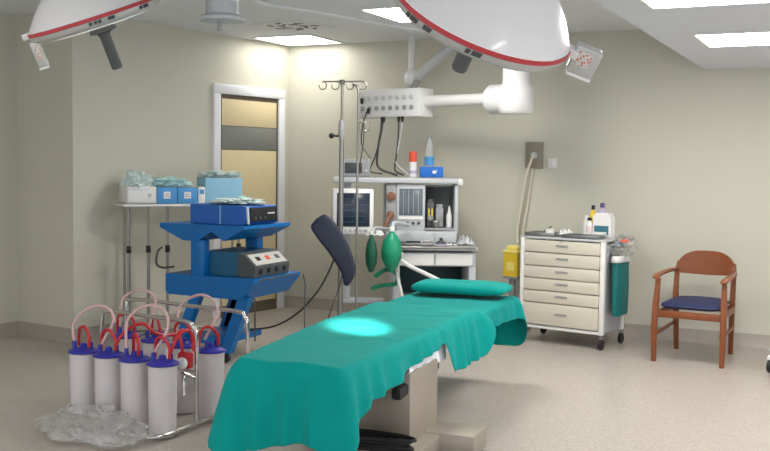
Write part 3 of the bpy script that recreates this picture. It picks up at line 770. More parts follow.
# gauge strip
gp = B('gauge_panel', 'grey', am, (-.345, .28, 1.03), (.085, .20, .40), .008)
MB().lathe([(.036, 0), (.036, .02), (.030, .024), (0, .024)], (-.345, .178, 1.13), (0, -1, 0), 20, False).build('gauge', 'skin', gp)
MB().lathe([(.032, 0), (.032, .03), (.018, .04), (0, .04)], (-.35, .178, .98), (0, -1, 0), 18, False).build('gauge', 'skin', gp)
MB().tube([(-.35, .14, .98), (-.38, .10, .93), (-.40, .08, .88)], .016, 10).build('gauge_hose', 'skin', gp)
# vaporiser bay
B('bay_back', 'dark', am, (.055, .36, 1.03), (.245, .04, .36), .002)
B('bay_side', 'lgrey', am, (.185, .28, 1.03), (.03, .20, .40), .006)
B('bay_floor', 'grey', am, (.055, .26, .865), (.245, .16, .02), .004)
for (xx, mm, hh) in ((-.02, 'dgrey', .20), (.055, 'grey', .16)):
    vp = MB().box((xx, .28, .88 + hh / 2), (.062, .08, hh), bev=.01).lathe([(.03, 0), (.03, .02), (.026, .026), (0, .026)], (xx, .28, .88 + hh), (0, 0, 1), 18, False).build('vaporiser', mm, am)
    MB().lathe([(.022, 0), (.022, .01), (0, .01)], (xx, .24, .955), (0, -1, 0), 14, False).build('vaporiser_dial', 'steel', vp)
    if mm == 'dgrey': MB().box((xx - .013, .239, 1.0), (.012, .004, .06), bev=.001).box((xx + .013, .239, 1.0), (.012, .004, .06), bev=.001).build('yellow_mark', 'yellow', vp)
# top shelf
B('top_shelf', 'lgrey', am, (-.31, .33, 1.258), (1.02, .36, .045), .012)
MB().box((.20, .22, 1.25), (.06, .12, .06), (0, 0, .2), .02).build('shelf_end', 'white', am)
B('monitor_post', 'lgrey', am, (-.70, .32, .75), (.06, .06, 1.0), .01)
B('post_foot', 'lgrey', am, (-.56, .32, .26), (.34, .08, .04), .01)
# corrugated breathing tubes
def corr(name, m, pts, r, parent, n=60):
    return MB().tube(pts, lambda t: r * (1 + .14 * math.sin(t * n * 2 * PI)), 12, 40).build(name, m, parent)
bt = corr('breathing_tube', 'white', [(-.305, -.13, .66), (-.22, -.22, .61), (-.10, -.32, .56), (.05, -.46, .50)], .015, am, 40)
corr('breathing_tube', 'white', [(-.30, -.10, .64), (-.30, -.14, .52), (-.27, -.14, .38), (-.26, -.05, .30)], .014, am, 30)
MB().lathe([(.020, 0), (.032, .02), (.034, .05), (.02, .07)], (-.30, -.10, .64), (.3, -.3, .9), 16).build('elbow_connector', 'pink', am)
corr('green_tube', 'bagreen', [(-.47, .0, .50), (-.38, -.06, .56), (-.30, -.03, .52), (-.30, .03, .44), (-.42, .03, .42), (-.50, .0, .40)], .017, am, 40)
# patient monitor (on the machine's post)
pm = thing('patient_monitor', 'white-framed patient monitor with a dark screen on the side of the anaesthesia machine', 'monitor', (-3.612, 6.855, .82), R(36))
MB().box((0, .055, .19), (.33, .11, .36), bev=.016).build('housing', 'white', pm)
MB().box((0, -.003, .205), (.262, .008, .265), bev=.004).build('screen', 'screen', pm)
sc_ = MB()
for i in range(5): sc_.box((0, -.008, .11 + .045 * i), (.20, .002, .003))
sc_.build('trace_line', 'tealprint', pm, smooth=False)
for i in range(6): MB().box((-.10 + .04 * i, -.003, .045), (.026, .008, .022), bev=.003).build('button', 'lgrey', pm)
MB().box((0, .05, .37), (.12, .03, .012), bev=.005).build('carry_grip', 'lgrey', pm)
MB().box((.0, .13, .12), (.06, .06, .06), bev=.008).build('mount', 'grey', pm)
# small grey module on shelf
md = thing('gas_module', 'small grey box with a dark display on the machine top shelf behind the drip pole', 'medical device', (-3.722, 7.10, 1.284), R(28))
MB().box((0, .08, .072), (.235, .18, .142), bev=.008).build('housing', 'grey', md)
MB().box((-.02, -.012, .07), (.14, .006, .085), bev=.003).build('display', 'dark', md)
MB().lathe([(.012, 0), (.012, .012), (0, .012)], (.085, -.010, .05), (0, -1, 0), 14, False).build('knob', 'panelwhite', md)
# bottles and box on the machine
can = thing('spray_can', 'white can with a red-orange top band on the machine top shelf', 'can', (-3.335, 7.37, 1.284))
MB().lathe([(.030, 0), (.032, .004), (.032, .20)], seg=22).build('can_body', 'white', can)
MB().lathe([(.0328, .125), (.0328, .205), (.026, .212), (0, .214)], seg=22, cap=False).build('can_top', 'orange', can)
MB().lathe([(.0326, .03), (.0326, .055)], seg=22, cap=False).build('can_band', 'lilac', can)
wbt = thing('water_bottle', 'clear plastic bottle with a blue label behind the blue box on the shelf', 'bottle', (-3.245, 7.50, 1.284))
MB().lathe([(.036, 0), (.04, .006), (.04, .17), (.030, .205), (.030, .25), (.024, .28), (.014, .305), (.014, .325)], seg=24).build('bottle_body', 'clearpl', wbt)
MB().lathe([(.0408, .19 - .05), (.0408, .20 - .03)], seg=24, cap=False).lathe([(.0405, .10), (.0405, .165)], seg=24, cap=False).build('bottle_label', 'boxblue', wbt)
MB().lathe([(.017, .322), (.017, .348), (0, .35)], seg=18, cap=False).build('bottle_cap', 'grey', wbt)
bb = thing('blue_box', 'small bright blue carton with a white mark on the machine top shelf', 'box', (-3.19, 7.425, 1.284), R(28))
MB().box((0, .03, .045), (.19, .09, .088), bev=.003).build('carton_body', 'blueprint', bb)
MB().box((.02, -.0165, .042), (.03, .003, .018), (0, 0, 0), .001).box((.015, -.0165, .052), (.012, .003, .012), (0, .6, 0), .001).box((.035, -.0165, .052), (.016, .003, .01), (0, -.5, 0), .001).build('print_mark', 'white', bb, smooth=False)
wj = thing('white_bottle', 'white squeeze bottle standing in the vaporiser bay', 'bottle', tuple(am.matrix_basis @ V((.135, .25, .877))))
MB().lathe([(.022, 0), (.024, .005), (.024, .10), (.012, .125), (.008, .17), (.004, .175)], seg=20).build('bottle_body', 'white', wj)
def AMP(x, y, z): return am.matrix_basis @ V((x, y, z))
am.rotation_euler = (0, 0, R(28))
from mathutils import Matrix as _Mx
AMM = _Mx.Translation((-3.04, 7.166, 0)) @ _Mx.Rotation(R(28), 4, 'Z')
def AMP(x, y, z): return AMM @ V((x, y, z))
wj.location = AMP(.135, .255, .877)
# clutter on the worktop
t = thing('instrument_tray', 'shallow dark tray of airway tools on the machine worktop', 'tray', AMP(-.14, .07, .743), R(28))
MB().box((0, 0, .006), (.26, .14, .008), bev=.003).box((-.13, 0, .014), (.006, .14, .022), bev=.002).box((.13, 0, .014), (.006, .14, .022), bev=.002).box((0, -.07, .014), (.26, .006, .022), bev=.002).box((0, .07, .014), (.26, .006, .022), bev=.002).build('tray_shell', 'tray', t)
tg = thing('laryngoscope', 'dark handled airway tool lying in the worktop tray', 'airway tool', AMP(-.14, .07, .755), R(34))
MB().tube([(-.09, 0, .012), (.03, .0, .012)], .011, 12).build('grip', 'black', tg)
MB().tube([(.03, 0, .014), (.07, .01, .022), (.10, .015, .018)], .007, 10).build('blade', 'chrome', tg)
for i, (x, y, l, a, mm) in enumerate([(.06, .05, .10, .2, 'white'), (.10, .10, .12, -.3, 'steel'), (.02, .12, .09, .8, 'lgrey')]):
    p = AMP(x, y, .7415); s_ = thing('syringe', ['white syringe lying on the worktop beside the dark tray', 'steel-coloured syringe on the worktop near the white cloth', 'pale grey syringe on the worktop behind the dark tray'][i], 'syringe', p, R(28) + a, 'syringes on the machine worktop')
    MB().cyl((-l / 2, 0, .010), (l / 2, 0, .010), .009, seg=14).build('barrel', mm, s_)
    MB().cyl((l / 2, 0, .010), (l / 2 + .03, 0, .010), .004, seg=8).box((l / 2 + .031, 0, .010), (.003, .02, .02), bev=.001).build('plunger', 'white', s_)
km = thing('face_mask', 'small dark breathing mask on the worktop in front of the vaporiser bay', 'breathing mask', AMP(.05, .02, .742))
MB().lathe([(.045, 0), (.050, .008), (.046, .022), (.030, .038), (.014, .046), (.014, .066), (.010, .068), (0, .066)], seg=22, cap=False).build('mask_cup', 'dgrey', km)
MB().lathe([(.050, .003), (.056, .010), (.050, .017)], seg=22, cap=False).build('cushion_ring', 'lilac', km)
jr = thing('lidded_jar', 'short steel jar standing at the front of the vaporiser bay', 'jar', AMP(.02, .215, .877))
MB().lathe([(.026, 0), (.028, .004), (.028, .05)], seg=20).build('jar_body', 'steel', jr)
MB().lathe([(.030, .05), (.030, .058), (.008, .064), (0, .07)], seg=20, cap=False).build('jar_lid', 'chrome', jr)
p = AMP(.26, .20, .742); cloth('folded_towel', 'lgrey', (p.x, p.y, p.z), .15, .22, R(28), .05, 3.3, 'rumpled white towel at the free end of the machine worktop', 'towel')
# breathing bags
bg = thing('breathing_bag', 'bright green rubber breathing bag hanging by the anaesthesia machine', 'breathing bag', (-3.262, 6.833, 0))
MB().lathe([(.0, .555), (.018, .562), (.05, .60), (.078, .665), (.082, .72), (.068, .79), (.038, .84), (.020, .86), (.02, .88)], seg=26, cap=False).build('bag_body', 'bagreen', bg)
MB().lathe([(.022, .872), (.022, .90), (.016, .905)], seg=16).build('neck_ring', 'white', bg)
MB().tube([(0, 0, .90), (-.01, .06, .93), (-.03, .20, .92), (-.02, .35, .90)], .016, 12).build('neck_tube', 'lgrey', bg)
b2 = thing('spare_breathing_bag', 'dark green limp breathing bag hanging beside the monitor', 'breathing bag', (-3.395, 6.75, 0))
MB().lathe([(.0, .55), (.02, .56), (.042, .62), (.048, .70), (.036, .78), (.016, .83), (.012, .85)], seg=22, cap=False).build('bag_body', 'dkgreen', b2)
MB().lathe([(.015, .845), (.015, .87), (.01, .875)], seg=14).build('neck_ring', 'white', b2)
MB().tube([(0, 0, .87), (.0, .04, .89), (.0, .12, .89), (.02, .30, .87)], .012, 10).build('neck_tube', 'lgrey', b2)
cloth('gauze_pad', 'white', (-3.42, 6.86, .825), .14, .10, .5, .05, 8.8, 'white gauze bunched under the monitor above the green bags', 'gauze')

# navy arm pad hung on the infusion stand
ap = thing('arm_board', 'navy padded arm board hanging at the infusion stand', 'arm board', (-3.45, 6.30, 0))
def pad():
    ctr = [(-3.605, 6.255, .985, .075), (-3.555, 6.262, .935, .088), (-3.50, 6.28, .86, .088), (-3.45, 6.30, .785, .080), (-3.405, 6.315, .70, .072), (-3.372, 6.328, .62, .060), (-3.366, 6.325, .55, .042), (-3.385, 6.315, .49, .018)]
    rows = []
    cam = V((.899, .438, 0)); nn = V((.436, -.898, .25)).normalized()
    n = len(ctr)
    for i, (x, y, z, w) in enumerate(ctr):
        p = V((x, y, z)); a = V(ctr[max(i - 1, 0)][:3]); b = V(ctr[min(i + 1, n - 1)][:3]); d = (b - a).normalized()
        sd = d.cross(nn).normalized(); th = .022
        rows.append([p + sd * w * math.copysign(abs(math.cos(q)) ** .5, math.cos(q)) + nn * th * math.copysign(abs(math.sin(q)) ** .6, math.sin(q)) - V((-3.45, 6.30, 0)) for q in [2 * PI * k / 16 for k in range(16)]])
    b = MB().grid(rows, True)
    b.bm.verts.ensure_lookup_table()
    b.bm.faces.new([b.bm.verts[k] for k in range(16)]); b.bm.faces.new([b.bm.verts[(n - 1) * 16 + k] for k in range(16)])
    return b
pad().build('pad', 'navypad', ap, subsurf=1, angle=180)
MB().tube([(-.02, .04, .80), (-.06, .16, .80), (-.155, .35, .80)], .009, 10).build('clamp_rod', 'steel', ap)
MB().box((-.05, -.022, .90), (.035, .004, .02), (0, .6, 0), .001).build('tag_strip', 'grey', ap)

# hanging cables from the console
def cable(label, pts, r=.006, m='cable', plug=True, group='cables hanging from the pendant console'):
    t = thing('cable', label, 'cable', pts[0], group=group)
    o = V(pts[0])
    MB().tube([V(p) - o for p in pts], r, 8).build('cord', m, t)
    if plug: MB().cyl((0, 0, .0), (.0, -.0, -.045), .014, .010, 12).build('plug', 'black', t)
    return t
def con(x, z): return tuple(LC(x - .085, -.118, z) + V((ex, ey, 0)))
cable('dark cable from the first lower outlet of the console, drooping to the module', [con(-1.30, 1.855), con(-1.33, 1.80), con(-1.365, 1.70), con(-1.37, 1.55), (-3.53, 6.98, 1.432)])
cable('thin grey cable from the upper end outlet of the console through the wire basket', [con(-1.375, 1.94), con(-1.38, 1.84), (-3.43, 6.66, 1.70), (-3.44, 6.68, 1.55), (-3.56, 6.83, 1.30), (-3.56, 6.84, 1.20)], .004)
cable('dark grey hose hanging from under the console middle down to the shelf', [con(-1.15, 1.78), con(-1.16, 1.66), con(-1.19, 1.50), con(-1.18, 1.36), (-3.40, 7.20, 1.30)], .010)
cable('thin dark hose beside the thicker one, slanting to the module', [con(-1.13, 1.78), con(-1.16, 1.62), con(-1.22, 1.45), con(-1.27, 1.33), (-3.50, 7.13, 1.31)], .006)
cable('dark hose hanging from the console next to the orange-topped can', [con(-.97, 1.78), con(-.97, 1.62), con(-.99, 1.45), con(-1.0, 1.34), (-3.36, 7.25, 1.30)], .008)
cable('pale hose hanging from the console end toward the clear bottle', [con(-.93, 1.78), con(-.94, 1.68), con(-.97, 1.52), con(-.99, 1.40), (-3.33, 7.29, 1.30)], .006, 'lgrey')
cable('black lead sweeping from the arm board down to the blue cart', [(-3.47, 6.30, .70), (-3.50, 6.27, .60), (-3.56, 6.22, .46), (-3.68, 6.15, .30), (-3.82, 6.05, .20), (-3.98, 5.95, .17)], .007, 'black', False, 'loose leads')
cable('thin vertical lead hanging from the lower shelf of the blue cart', [(-3.645, 6.14, .58), (-3.63, 6.15, .50), (-3.635, 6.15, .30), (-3.63, 6.16, .02)], .005, 'dgrey', False, 'loose leads')
cable('thin lead slanting down behind the table beside the infusion stand', [(-3.46, 6.42, .62), (-3.48, 6.40, .48), (-3.53, 6.36, .30), (-3.58, 6.34, .10)], .005, 'cable', False, 'loose leads')
cable('grey lead with a dark plug hanging under the blue cart', [(-3.72, 5.62, .46), (-3.715, 5.62, .35), (-3.72, 5.63, .22), (-3.72, 5.63, .16)], .006, 'dgrey', False, 'loose leads')

# ------------------------------------------------------------------ drawer trolley
CW, CD, CZ = .71, .42, .838
tr = thing('drawer_trolley', 'cream six-drawer medical trolley on casters against the back wall', 'trolley', (-2.425, 7.452, 0), R(-10))
def TRP(x, y, z): return _Mx.Translation((-2.425, 7.452, 0)) @ _Mx.Rotation(R(-10), 4, 'Z') @ V((x, y, z))
B('carcass', 'lgrey', tr, (CW / 2, CD / 2 + .01, .465), (CW - .05, CD - .03, .69), .006)
for x in (.018, CW - .018):
    for y in (.018, CD - .018):
        B('corner_post', 'white', tr, (x, y, .475), (.036, .036, .72), .006)
        c = MB().lathe([(.035, -.014), (.042, -.008), (.042, .008), (.035, .014)], (x, y, .044), (1, 0, 0), 18).build('caster', 'black', tr)
        MB().cyl((x, y, .05), (x, y, .12), .010, seg=10).box((x, y, .09), (.04, .03, .012), bev=.003).build('caster_fork', 'steel', c)
B('trolley_top', 'lgrey', tr, (CW / 2, CD / 2, CZ - .008), (CW, CD, .018), .005)
B('bottom_rail', 'white', tr, (CW / 2, .018, .128), (CW - .06, .03, .024), .004)
zt = CZ - .022
for i, h in enumerate((.100, .105, .097, .097, .097, .175)):
    zc = zt - h / 2
    d = MB().box((CW / 2, .006, zc), (CW - .078, .026, h - .007), bev=.005).build('drawer', 'beige', tr)
    MB().box((CW / 2 + .01, -.010, zc + h * (.12 if i < 5 else .05)), (.10, .012, .016), bev=.004).build('drawer_pull', 'grey', d)
    zt -= h
MB().box((CW / 2, -.009, CZ - .027), (.03, .006, .012), bev=.002).build('lock', 'grey', tr)
MB().tube([(CW + .004, .08, .80), (CW + .09, .08, .80), (CW + .09, .34, .80), (CW + .004, .34, .80)], .007, 10, smooth=False).build('side_rail', 'steel', tr)
MB().tube([(CW - .02, .30, .838), (CW + .05, .31, .848), (CW + .10, .32, .858)], .008, 10).build('push_handle', 'steel', tr)
# waste bag hung at the side
wg = thing('waste_bag', 'dark teal waste bag hanging on the side of the drawer trolley', 'waste bag', TRP(CW + .048, .20, 0), R(-6))
rows = []
for i in range(9):
    v = i / 8; zz = .72 - .46 * v
    k = 1 + .10 * math.sin(v * PI) - .10 * v
    rows.append([V(((.036 * k + .004 * math.sin(5 * a + v * 4)) * math.copysign(abs(math.cos(a)) ** .6, math.cos(a)), (.135 * k + .006 * math.sin(4 * a + v * 3)) * math.copysign(abs(math.sin(a)) ** .6, math.sin(a)), zz)) for a in [2 * PI * q / 24 for q in range(24)]])
bmx = MB().grid(rows, True); bmx.bm.verts.ensure_lookup_table(); bmx.bm.faces.new([bmx.bm.verts[8 * 24 + k] for k in range(24)])
bmx.build('bag_body', 'tealbag', wg, angle=60)
rows = []
for i in range(4):
    v = i / 3; rows.append([V(((.040 + .014 * v) * math.cos(a) * (1 + .12 * math.sin(5 * a)), (.145 + .012 * v) * math.sin(a), .72 + .02 * math.sin(v * PI) - .05 * v)) for a in [2 * PI * q / 24 for q in range(24)]])
MB().grid(rows, True).build('folded_rim', 'white', wg, solid=.002)
pb2 = plastic_bag((0, 0, 0), (.085, .12, 1), 1.9, .085)
bmesh.ops.translate(pb2.bm, verts=pb2.bm.verts, vec=TRP(CW + .075, .20, .715)); pbo = pb2.build('wrapper_heap', 'bag', angle=30)
tag(pbo, 'clear plastic wrappers piled in the waste bag beside the trolley', 'plastic wrappers')
for i, (dx, dy, dz, mm, lb) in enumerate([(.11, .12, .82, 'orange', 'crumpled red-orange wrapper scrap on top of the waste bag'), (.06, .13, .79, 'blueprint', 'crumpled blue wrapper scrap in the waste bag'), (.12, .20, .80, 'pink', 'crumpled pink wrapper scrap in the waste bag')]):
    p = TRP(CW + dx, dy, dz)
    cloth('wrapper_scrap', mm, (p.x, p.y, p.z), .06, .05, .7 * i, .03, 2.5 + i, lb, 'wrapper', n=10)
# trays and things on top of the trolley
def steel_tray(loc, w, d, label):
    t = thing('steel_tray', label, 'tray', loc, R(-6), 'steel trays on the drawer trolley')
    MB().box((0, 0, .004), (w, d, .006), bev=.002).box((-w / 2, 0, .014), (.006, d, .024), bev=.002).box((w / 2, 0, .014), (.006, d, .024), bev=.002).box((0, -d / 2, .014), (w, .006, .024), bev=.002).box((0, d / 2, .014), (w, .006, .024), bev=.002).build('tray_shell', 'tray', t)
    return t
zT_ = CZ + .003
steel_tray(TRP(.14, .14, zT_), .24, .22, 'steel tray with instruments at the left of the trolley top')
steel_tray(TRP(.49, .10, zT_), .30, .16, 'empty-looking steel tray at the front right of the trolley top')
def instr(loc, rz, l, label, m='chrome', tilt=.012):
    t = thing('surgical_instrument', label, 'instrument', loc, rz, 'instruments in the steel tray')
    MB().tube([(-l / 2, -.012, .008), (0, 0, .010), (l / 2, .006, .008 + tilt)], .005, 8).tube([(-l / 2, .012, .008), (0, 0, .012), (l / 2, -.006, .010 + tilt)], .005, 8).build('shank', m, t)
    MB().tube([V((-l / 2 - .012 + .014 * math.cos(a), -.014 + .012 * math.sin(a), .008)) for a in [2 * PI * q / 8 for q in range(8)]], .003, 6, closed=True).tube([V((-l / 2 - .012 + .014 * math.cos(a), .014 + .012 * math.sin(a), .008)) for a in [2 * PI * q / 8 for q in range(8)]], .003, 6, closed=True).build('finger_ring', m, t)
instr(TRP(.10, .10, zT_ + .008), .4, .13, 'steel forceps lying toward the front of the left tray')
instr(TRP(.10, .18, zT_ + .008), .75, .15, 'dark scissors lying toward the back of the left tray', 'dgrey', .05)
c = thing('tape_roll', 'white tape roll lying in the left tray on the trolley', 'tape roll', TRP(.19, .13, zT_ + .009))
MB().lathe([(.022, 0), (.038, 0), (.038, .045), (.022, .045), (.022, 0)], seg=22, cap=False).build('roll', 'white', c)
cloth('gauze_pad', 'white', tuple(TRP(.30, .20, zT_)), .13, .12, .2, .04, 5.5, 'white gauze heap between the two trolley trays', 'gauze')
bx = thing('tissue_carton', 'white carton with a teal label on the trolley top', 'box', TRP(.565, .31, zT_), R(-6))
MB().prism([(-.075, 0), (.075, 0), (.07, .15), (.05, .188), (-.055, .188), (-.075, .16)], -.045, .045, Matrix.Rotation(R(90), 4, 'X')).build('carton_body', 'white', bx, angle=30)
MB().box((-.005, -.046, .055), (.115, .003, .07)).build('printed_label', 'tealprint', bx, smooth=False)
sbx = thing('small_box', 'low white box in front of the teal-labelled carton', 'box', TRP(.565, .22, zT_), R(-6))
MB().box((0, 0, .022), (.10, .05, .042), bev=.003).build('carton_body', 'white', sbx)
MB().box((0, -.026, .022), (.06, .002, .012)).build('printed_label', 'lgrey', sbx, smooth=False)
def bottle(loc, label, r, h, m, capm, cap_r, labm=None, nk=.4):
    t = thing('bottle', label, 'bottle', loc, group='bottles on the drawer trolley')
    MB().lathe([(r * .95, 0), (r, .005), (r, h * .66), (r * .8, h * .76), (r * nk, h * .82), (r * nk, h * .9)], seg=22).build('bottle_body', m, t)
    MB().lathe([(cap_r, h * .86), (cap_r, h * .98), (cap_r * .8, h), (0, h)], seg=18, cap=False).build('bottle_cap', capm, t)
    if labm: MB().lathe([(r + .001, h * .2), (r + .001, h * .55)], seg=22, cap=False).build('bottle_label', labm, t)
    return t
bottle(TRP(.515, .385, zT_), 'lilac-white bottle with a purple cap standing behind the white carton', .034, .265, 'lilac', 'purple', .018, 'white')
bottle(TRP(.455, .345, zT_), 'tall yellow bottle with a dark cap on the trolley', .025, .245, 'yellow', 'black', .014)
bottle(TRP(.425, .29, zT_), 'plain white bottle left of the yellow bottle on the trolley', .028, .165, 'white', 'white', .014)
bottle(TRP(.468, .255, zT_), 'small bottle with a dark cap and pink label in front of the yellow bottle', .023, .15, 'white', 'black', .016, 'pink')

# ------------------------------------------------------------------ sharps bin, wall plate, hoses
sb = thing('sharps_bin', 'yellow sharps bin with a pale lid on a grey stand beside the trolley', 'sharps bin', (-2.62, 7.86, 0), R(-4))
MB().prism([(-.060, -.055), (.060, -.055), (.066, .055), (-.066, .055)], .465, .66).build('bin_body', 'yellow', sb, angle=30)
MB().box((0, 0, .672), (.142, .125, .024), bev=.008).box((0, .01, .70), (.11, .09, .045), bev=.02).build('bin_lid', 'yellid', sb)
MB().box((0, -.056, .55), (.07, .003, .07)).build('bin_label', 'yellid', sb, smooth=False)
st_ = MB().box((0, 0, .455), (.13, .12, .016), bev=.004).cyl((0, 0, .03), (0, 0, .45), .03, seg=18).box((0, 0, .02), (.26, .22, .03), bev=.008).build('stand', 'grey', sb)
wp = thing('gas_outlet_plate', 'olive grey wall outlet plate with a plugged-in hose', 'wall outlet', (-2.524, 8.088, 1.48))
MB().box((0, -.008, 0), (.155, .018, .225), bev=.006).build('plate', 'plate', wp)
MB().lathe([(.028, 0), (.028, .02), (.018, .03), (0, .03)], (.0, -.016, .0), (0, -1, 0), 18, False).build('socket', 'lgrey', wp)
for sx in (-1, 1):
    for sz in (-1, 1): MB().lathe([(.006, 0), (.005, .003), (0, .003)], (sx * .065, -.017, sz * .10), (0, -1, 0), 10, False).build('screw', 'grey', wp)
sw = thing('wall_switch', 'small white switch on the wall right of the outlet plate', 'wall switch', (-2.365, 8.09, 1.415))
MB().box((0, -.008, 0), (.08, .014, .08), bev=.005).build('switch_plate', 'white', sw)
MB().box((0, -.018, 0), (.03, .010, .035), (.12, 0, 0), .003).build('rocker', 'white', sw)
tag(MB().tube([(-2.523, 8.045, 1.49), (-2.535, 8.02, 1.43), (-2.585, 8.02, 1.28), (-2.62, 8.03, 1.05), (-2.645, 8.03, .85), (-2.62, 7.98, .735)], .010, 10).build('suction_hose', 'cream'), 'cream hose hanging from the wall outlet down to the yellow bin', 'hose', 'cream hoses on the back wall')
tag(MB().tube([(-2.53, 8.06, 1.37), (-2.545, 8.06, 1.25), (-2.57, 8.06, 1.05), (-2.60, 8.05, .82), (-2.57, 8.03, .45), (-2.55, 8.02, .20), (-2.53, 8.0, .012)], .008, 10).build('gas_hose', 'cream'), 'cream hose running from the lower edge of the wall outlet behind the yellow bin', 'hose', 'cream hoses on the back wall')

# ------------------------------------------------------------------ chair
ch = thing('armchair', 'wooden armchair with a navy seat and a curved back against the wall', 'chair', (-1.060, 7.42, 0), R(-2.5))
def leg(pts, name='leg', r=.019):
    b = MB()
    rows = []
    for (x, y, z, w, d) in pts: rows.append([V((x - w, y - d, z)), V((x + w, y - d, z)), V((x + w, y + d, z)), V((x - w, y + d, z))])
    b.grid(rows, True); b.bm.verts.ensure_lookup_table(); n = len(pts)
    b.bm.faces.new([b.bm.verts[i] for i in range(4)]); b.bm.faces.new([b.bm.verts[4 * (n - 1) + i] for i in range(4)])
    es = [e for e in b.bm.edges if abs((e.verts[0].co - e.verts[1].co).z) > .02]
    bmesh.ops.bevel(b.bm, geom=es, offset=.006, segments=2, affect='EDGES')
    return b.build(name, 'wood', ch)
for sx in (-1, 1):
    leg([(sx * .235, -.285, 0, .016, .017), (sx * .238, -.29, .25, .02, .022), (sx * .235, -.275, .42, .02, .022), (sx * .228, -.245, .60, .016, .018)])
    leg([(sx * .20, .30, 0, .016, .017), (sx * .205, .265, .30, .019, .024), (sx * .208, .255, .45, .019, .022), (sx * .208, .285, .60, .017, .018), (sx * .20, .315, .68, .015, .014)])
    ar = MB(); rows = []
    for (x, y, z, w, h) in [(.222, -.305, .598, .016, .008), (.238, -.29, .610, .026, .014), (.245, -.20, .618, .027, .014), (.242, -.05, .620, .024, .014), (.232, .12, .622, .020, .014), (.215, .255, .618, .018, .014), (.208, .29, .615, .015, .012)]:
        rows.append([V((sx * x + w * math.cos(q) , y, z + h * math.sin(q))) for q in [2 * PI * k / 12 for k in range(12)]])
    ar.grid(rows, True); ar.bm.verts.ensure_lookup_table(); n = len(rows)
    ar.bm.faces.new([ar.bm.verts[i] for i in range(12)]); ar.bm.faces.new([ar.bm.verts[12 * (n - 1) + i] for i in range(12)])
    ar.build('armrest', 'wood', ch)
    MB().box((sx * .215, -.02, .345), (.024, .53, .05), bev=.006).build('seat_rail', 'wood', ch)
    MB().box((sx * .218, -.01, .21), (.018, .53, .026), bev=.005).build('stretcher', 'wood', ch)
MB().box((0, -.272, .345), (.44, .024, .05), bev=.006).build('seat_rail', 'wood', ch)
MB().box((0, .25, .345), (.40, .024, .05), bev=.006).build('seat_rail', 'wood', ch)
st2 = MB(); rows = []
for j in range(9):
    v = j / 8; row = []
    for i in range(28):
        a = 2 * PI * i / 28; e = .35
        x = math.copysign(abs(math.cos(a)) ** e, math.cos(a)); y = math.copysign(abs(math.sin(a)) ** e, math.sin(a))
        yy = y * .272 - .012; wx = .222 - .02 * (yy + .27) / .54
        k = math.sin(PI * (.06 + .88 * v)) ** .35
        row.append(V((x * wx * k, yy * (.5 + .5 * k) if False else yy * k, .371 + .062 * v + .014 * (1 - (x * x + y * y) / 2) * v)))
    rows.append(row)
st2.grid(rows, True); st2.bm.verts.ensure_lookup_table()
st2.bm.faces.new([st2.bm.verts[i] for i in range(28)]); st2.bm.faces.new([st2.bm.verts[8 * 28 + i] for i in range(28)])
st2.build('seat', 'navy', ch, angle=50)
# curved wooden back panel with rounded top corners
rows_f, rows_b = [], []
nx, nz = 24, 10
for j in range(nz + 1):
    v = j / nz; rf, rb = [], []
    for i in range(nx + 1):
        u = i / nx * 2 - 1
        top = .60 + .165 * (1 - abs(u) ** 3.2) ** .6 if abs(u) < 1 else .60
        bot = .595 - .012 * (1 - u * u)
        z = bot + (top - bot) * v
        y = .335 - .045 * u * u + .05 * (z - .6)
        rf.append(V((u * .228, y - .011, z))); rb.append(V((u * .228, y + .011, z)))
    rows_f.append(rf); rows_b.append(rb)
bp = MB()
loop_rows = [f + list(reversed(b)) for f, b in zip(rows_f, rows_b)]
bp.grid(loop_rows, True); bp.bm.verts.ensure_lookup_table(); L_ = 2 * (nx + 1)
for base in (0, nz * L_):
    for i in range(nx): bp.bm.faces.new((bp.bm.verts[base + i], bp.bm.verts[base + i + 1], bp.bm.verts[base + L_ - 2 - i], bp.bm.verts[base + L_ - 1 - i]))
bmesh.ops.remove_doubles(bp.bm, verts=bp.bm.verts, dist=.0005)
bp.build('backrest', 'wood', ch, angle=50)

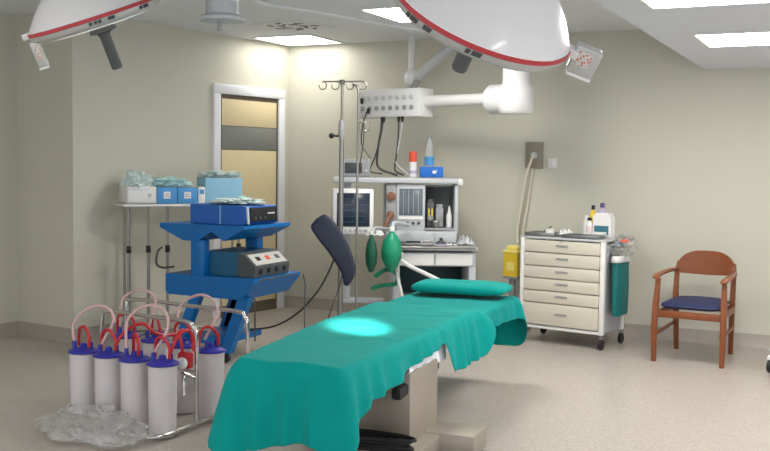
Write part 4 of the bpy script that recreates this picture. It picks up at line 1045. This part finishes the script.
# ------------------------------------------------------------------ trolley at the right edge
et = thing('equipment_trolley', 'white wheeled trolley base just entering at the frame edge beside the chair', 'trolley', (-.36, 7.25, 0), R(-10))
B('base_frame', 'white', et, (.02, 0, .105), (.36, .34, .03), .01)
B('lower_tray', 'lgrey', et, (.02, 0, .155), (.34, .32, .02), .008)
for sx in (-1, 1):
    for sy in (-1, 1):
        c = MB().lathe([(.036, -.014), (.042, -.008), (.042, .008), (.036, .014)], (.02 + sx * .165, sy * .14, .044), (1, 0, 0), 18).build('caster', 'black', et)
MB().cyl((.08, .05, .16), (.08, .05, .75), .022, seg=16).build('column', 'lgrey', et)
B('top_tray', 'white', et, (.08, .03, .76), (.30, .28, .025), .008)

# ------------------------------------------------------------------ lights
w = bpy.data.worlds.new('room_ambience'); scn.world = w; w.use_nodes = True
w.node_tree.nodes['Background'].inputs[0].default_value = (.93, .95, 1.0, 1); w.node_tree.nodes['Background'].inputs[1].default_value = 1.2
def spot(loc, target, power, size, blend, rad, col=(1, 1, .98)):
    l = bpy.data.lights.new('surgical_beam', 'SPOT'); l.energy = power; l.spot_size = size; l.spot_blend = 1.0; l.shadow_soft_size = rad; l.color = col
    o = bpy.data.objects.new('surgical_beam', l); COL.objects.link(o); o.location = loc
    o.rotation_euler = (V(target) - V(loc)).to_track_quat('-Z', 'Y').to_euler(); return o
spot((-1.24, 3.07, 1.66), (-2.22, 4.28, .58), 800, R(11.5), .75, .03)

# ------------------------------------------------------------------ camera
cd = bpy.data.cameras.new('camera'); cam = bpy.data.objects.new('camera', cd); COL.objects.link(cam)
f_px, yaw, pitch, roll, cz = 981.6724, -.4525, -.063, .0136, 1.3928
cd.sensor_fit = 'HORIZONTAL'; cd.sensor_width = 36.0; cd.lens = f_px / 770 * 36.0; cd.clip_start = .05
fwd = V((math.sin(yaw) * math.cos(pitch), math.cos(yaw) * math.cos(pitch), math.sin(pitch)))
r0 = V((math.cos(yaw), -math.sin(yaw), 0)); u0 = r0.cross(fwd)
rr = r0 * math.cos(roll) + u0 * math.sin(roll); uu = -r0 * math.sin(roll) + u0 * math.cos(roll)
mm = Matrix((rr, uu, -fwd)).transposed().to_4x4(); mm.translation = (0, 0, cz)
cam.matrix_world = mm
scn.camera = cam
vs_ = scn.view_settings
scn.display_settings.display_device = 'sRGB'
vs_.view_transform = 'Standard'; vs_.look = 'None'; vs_.gamma = 1; vs_.exposure = 0.42; vs_.use_curve_mapping = False
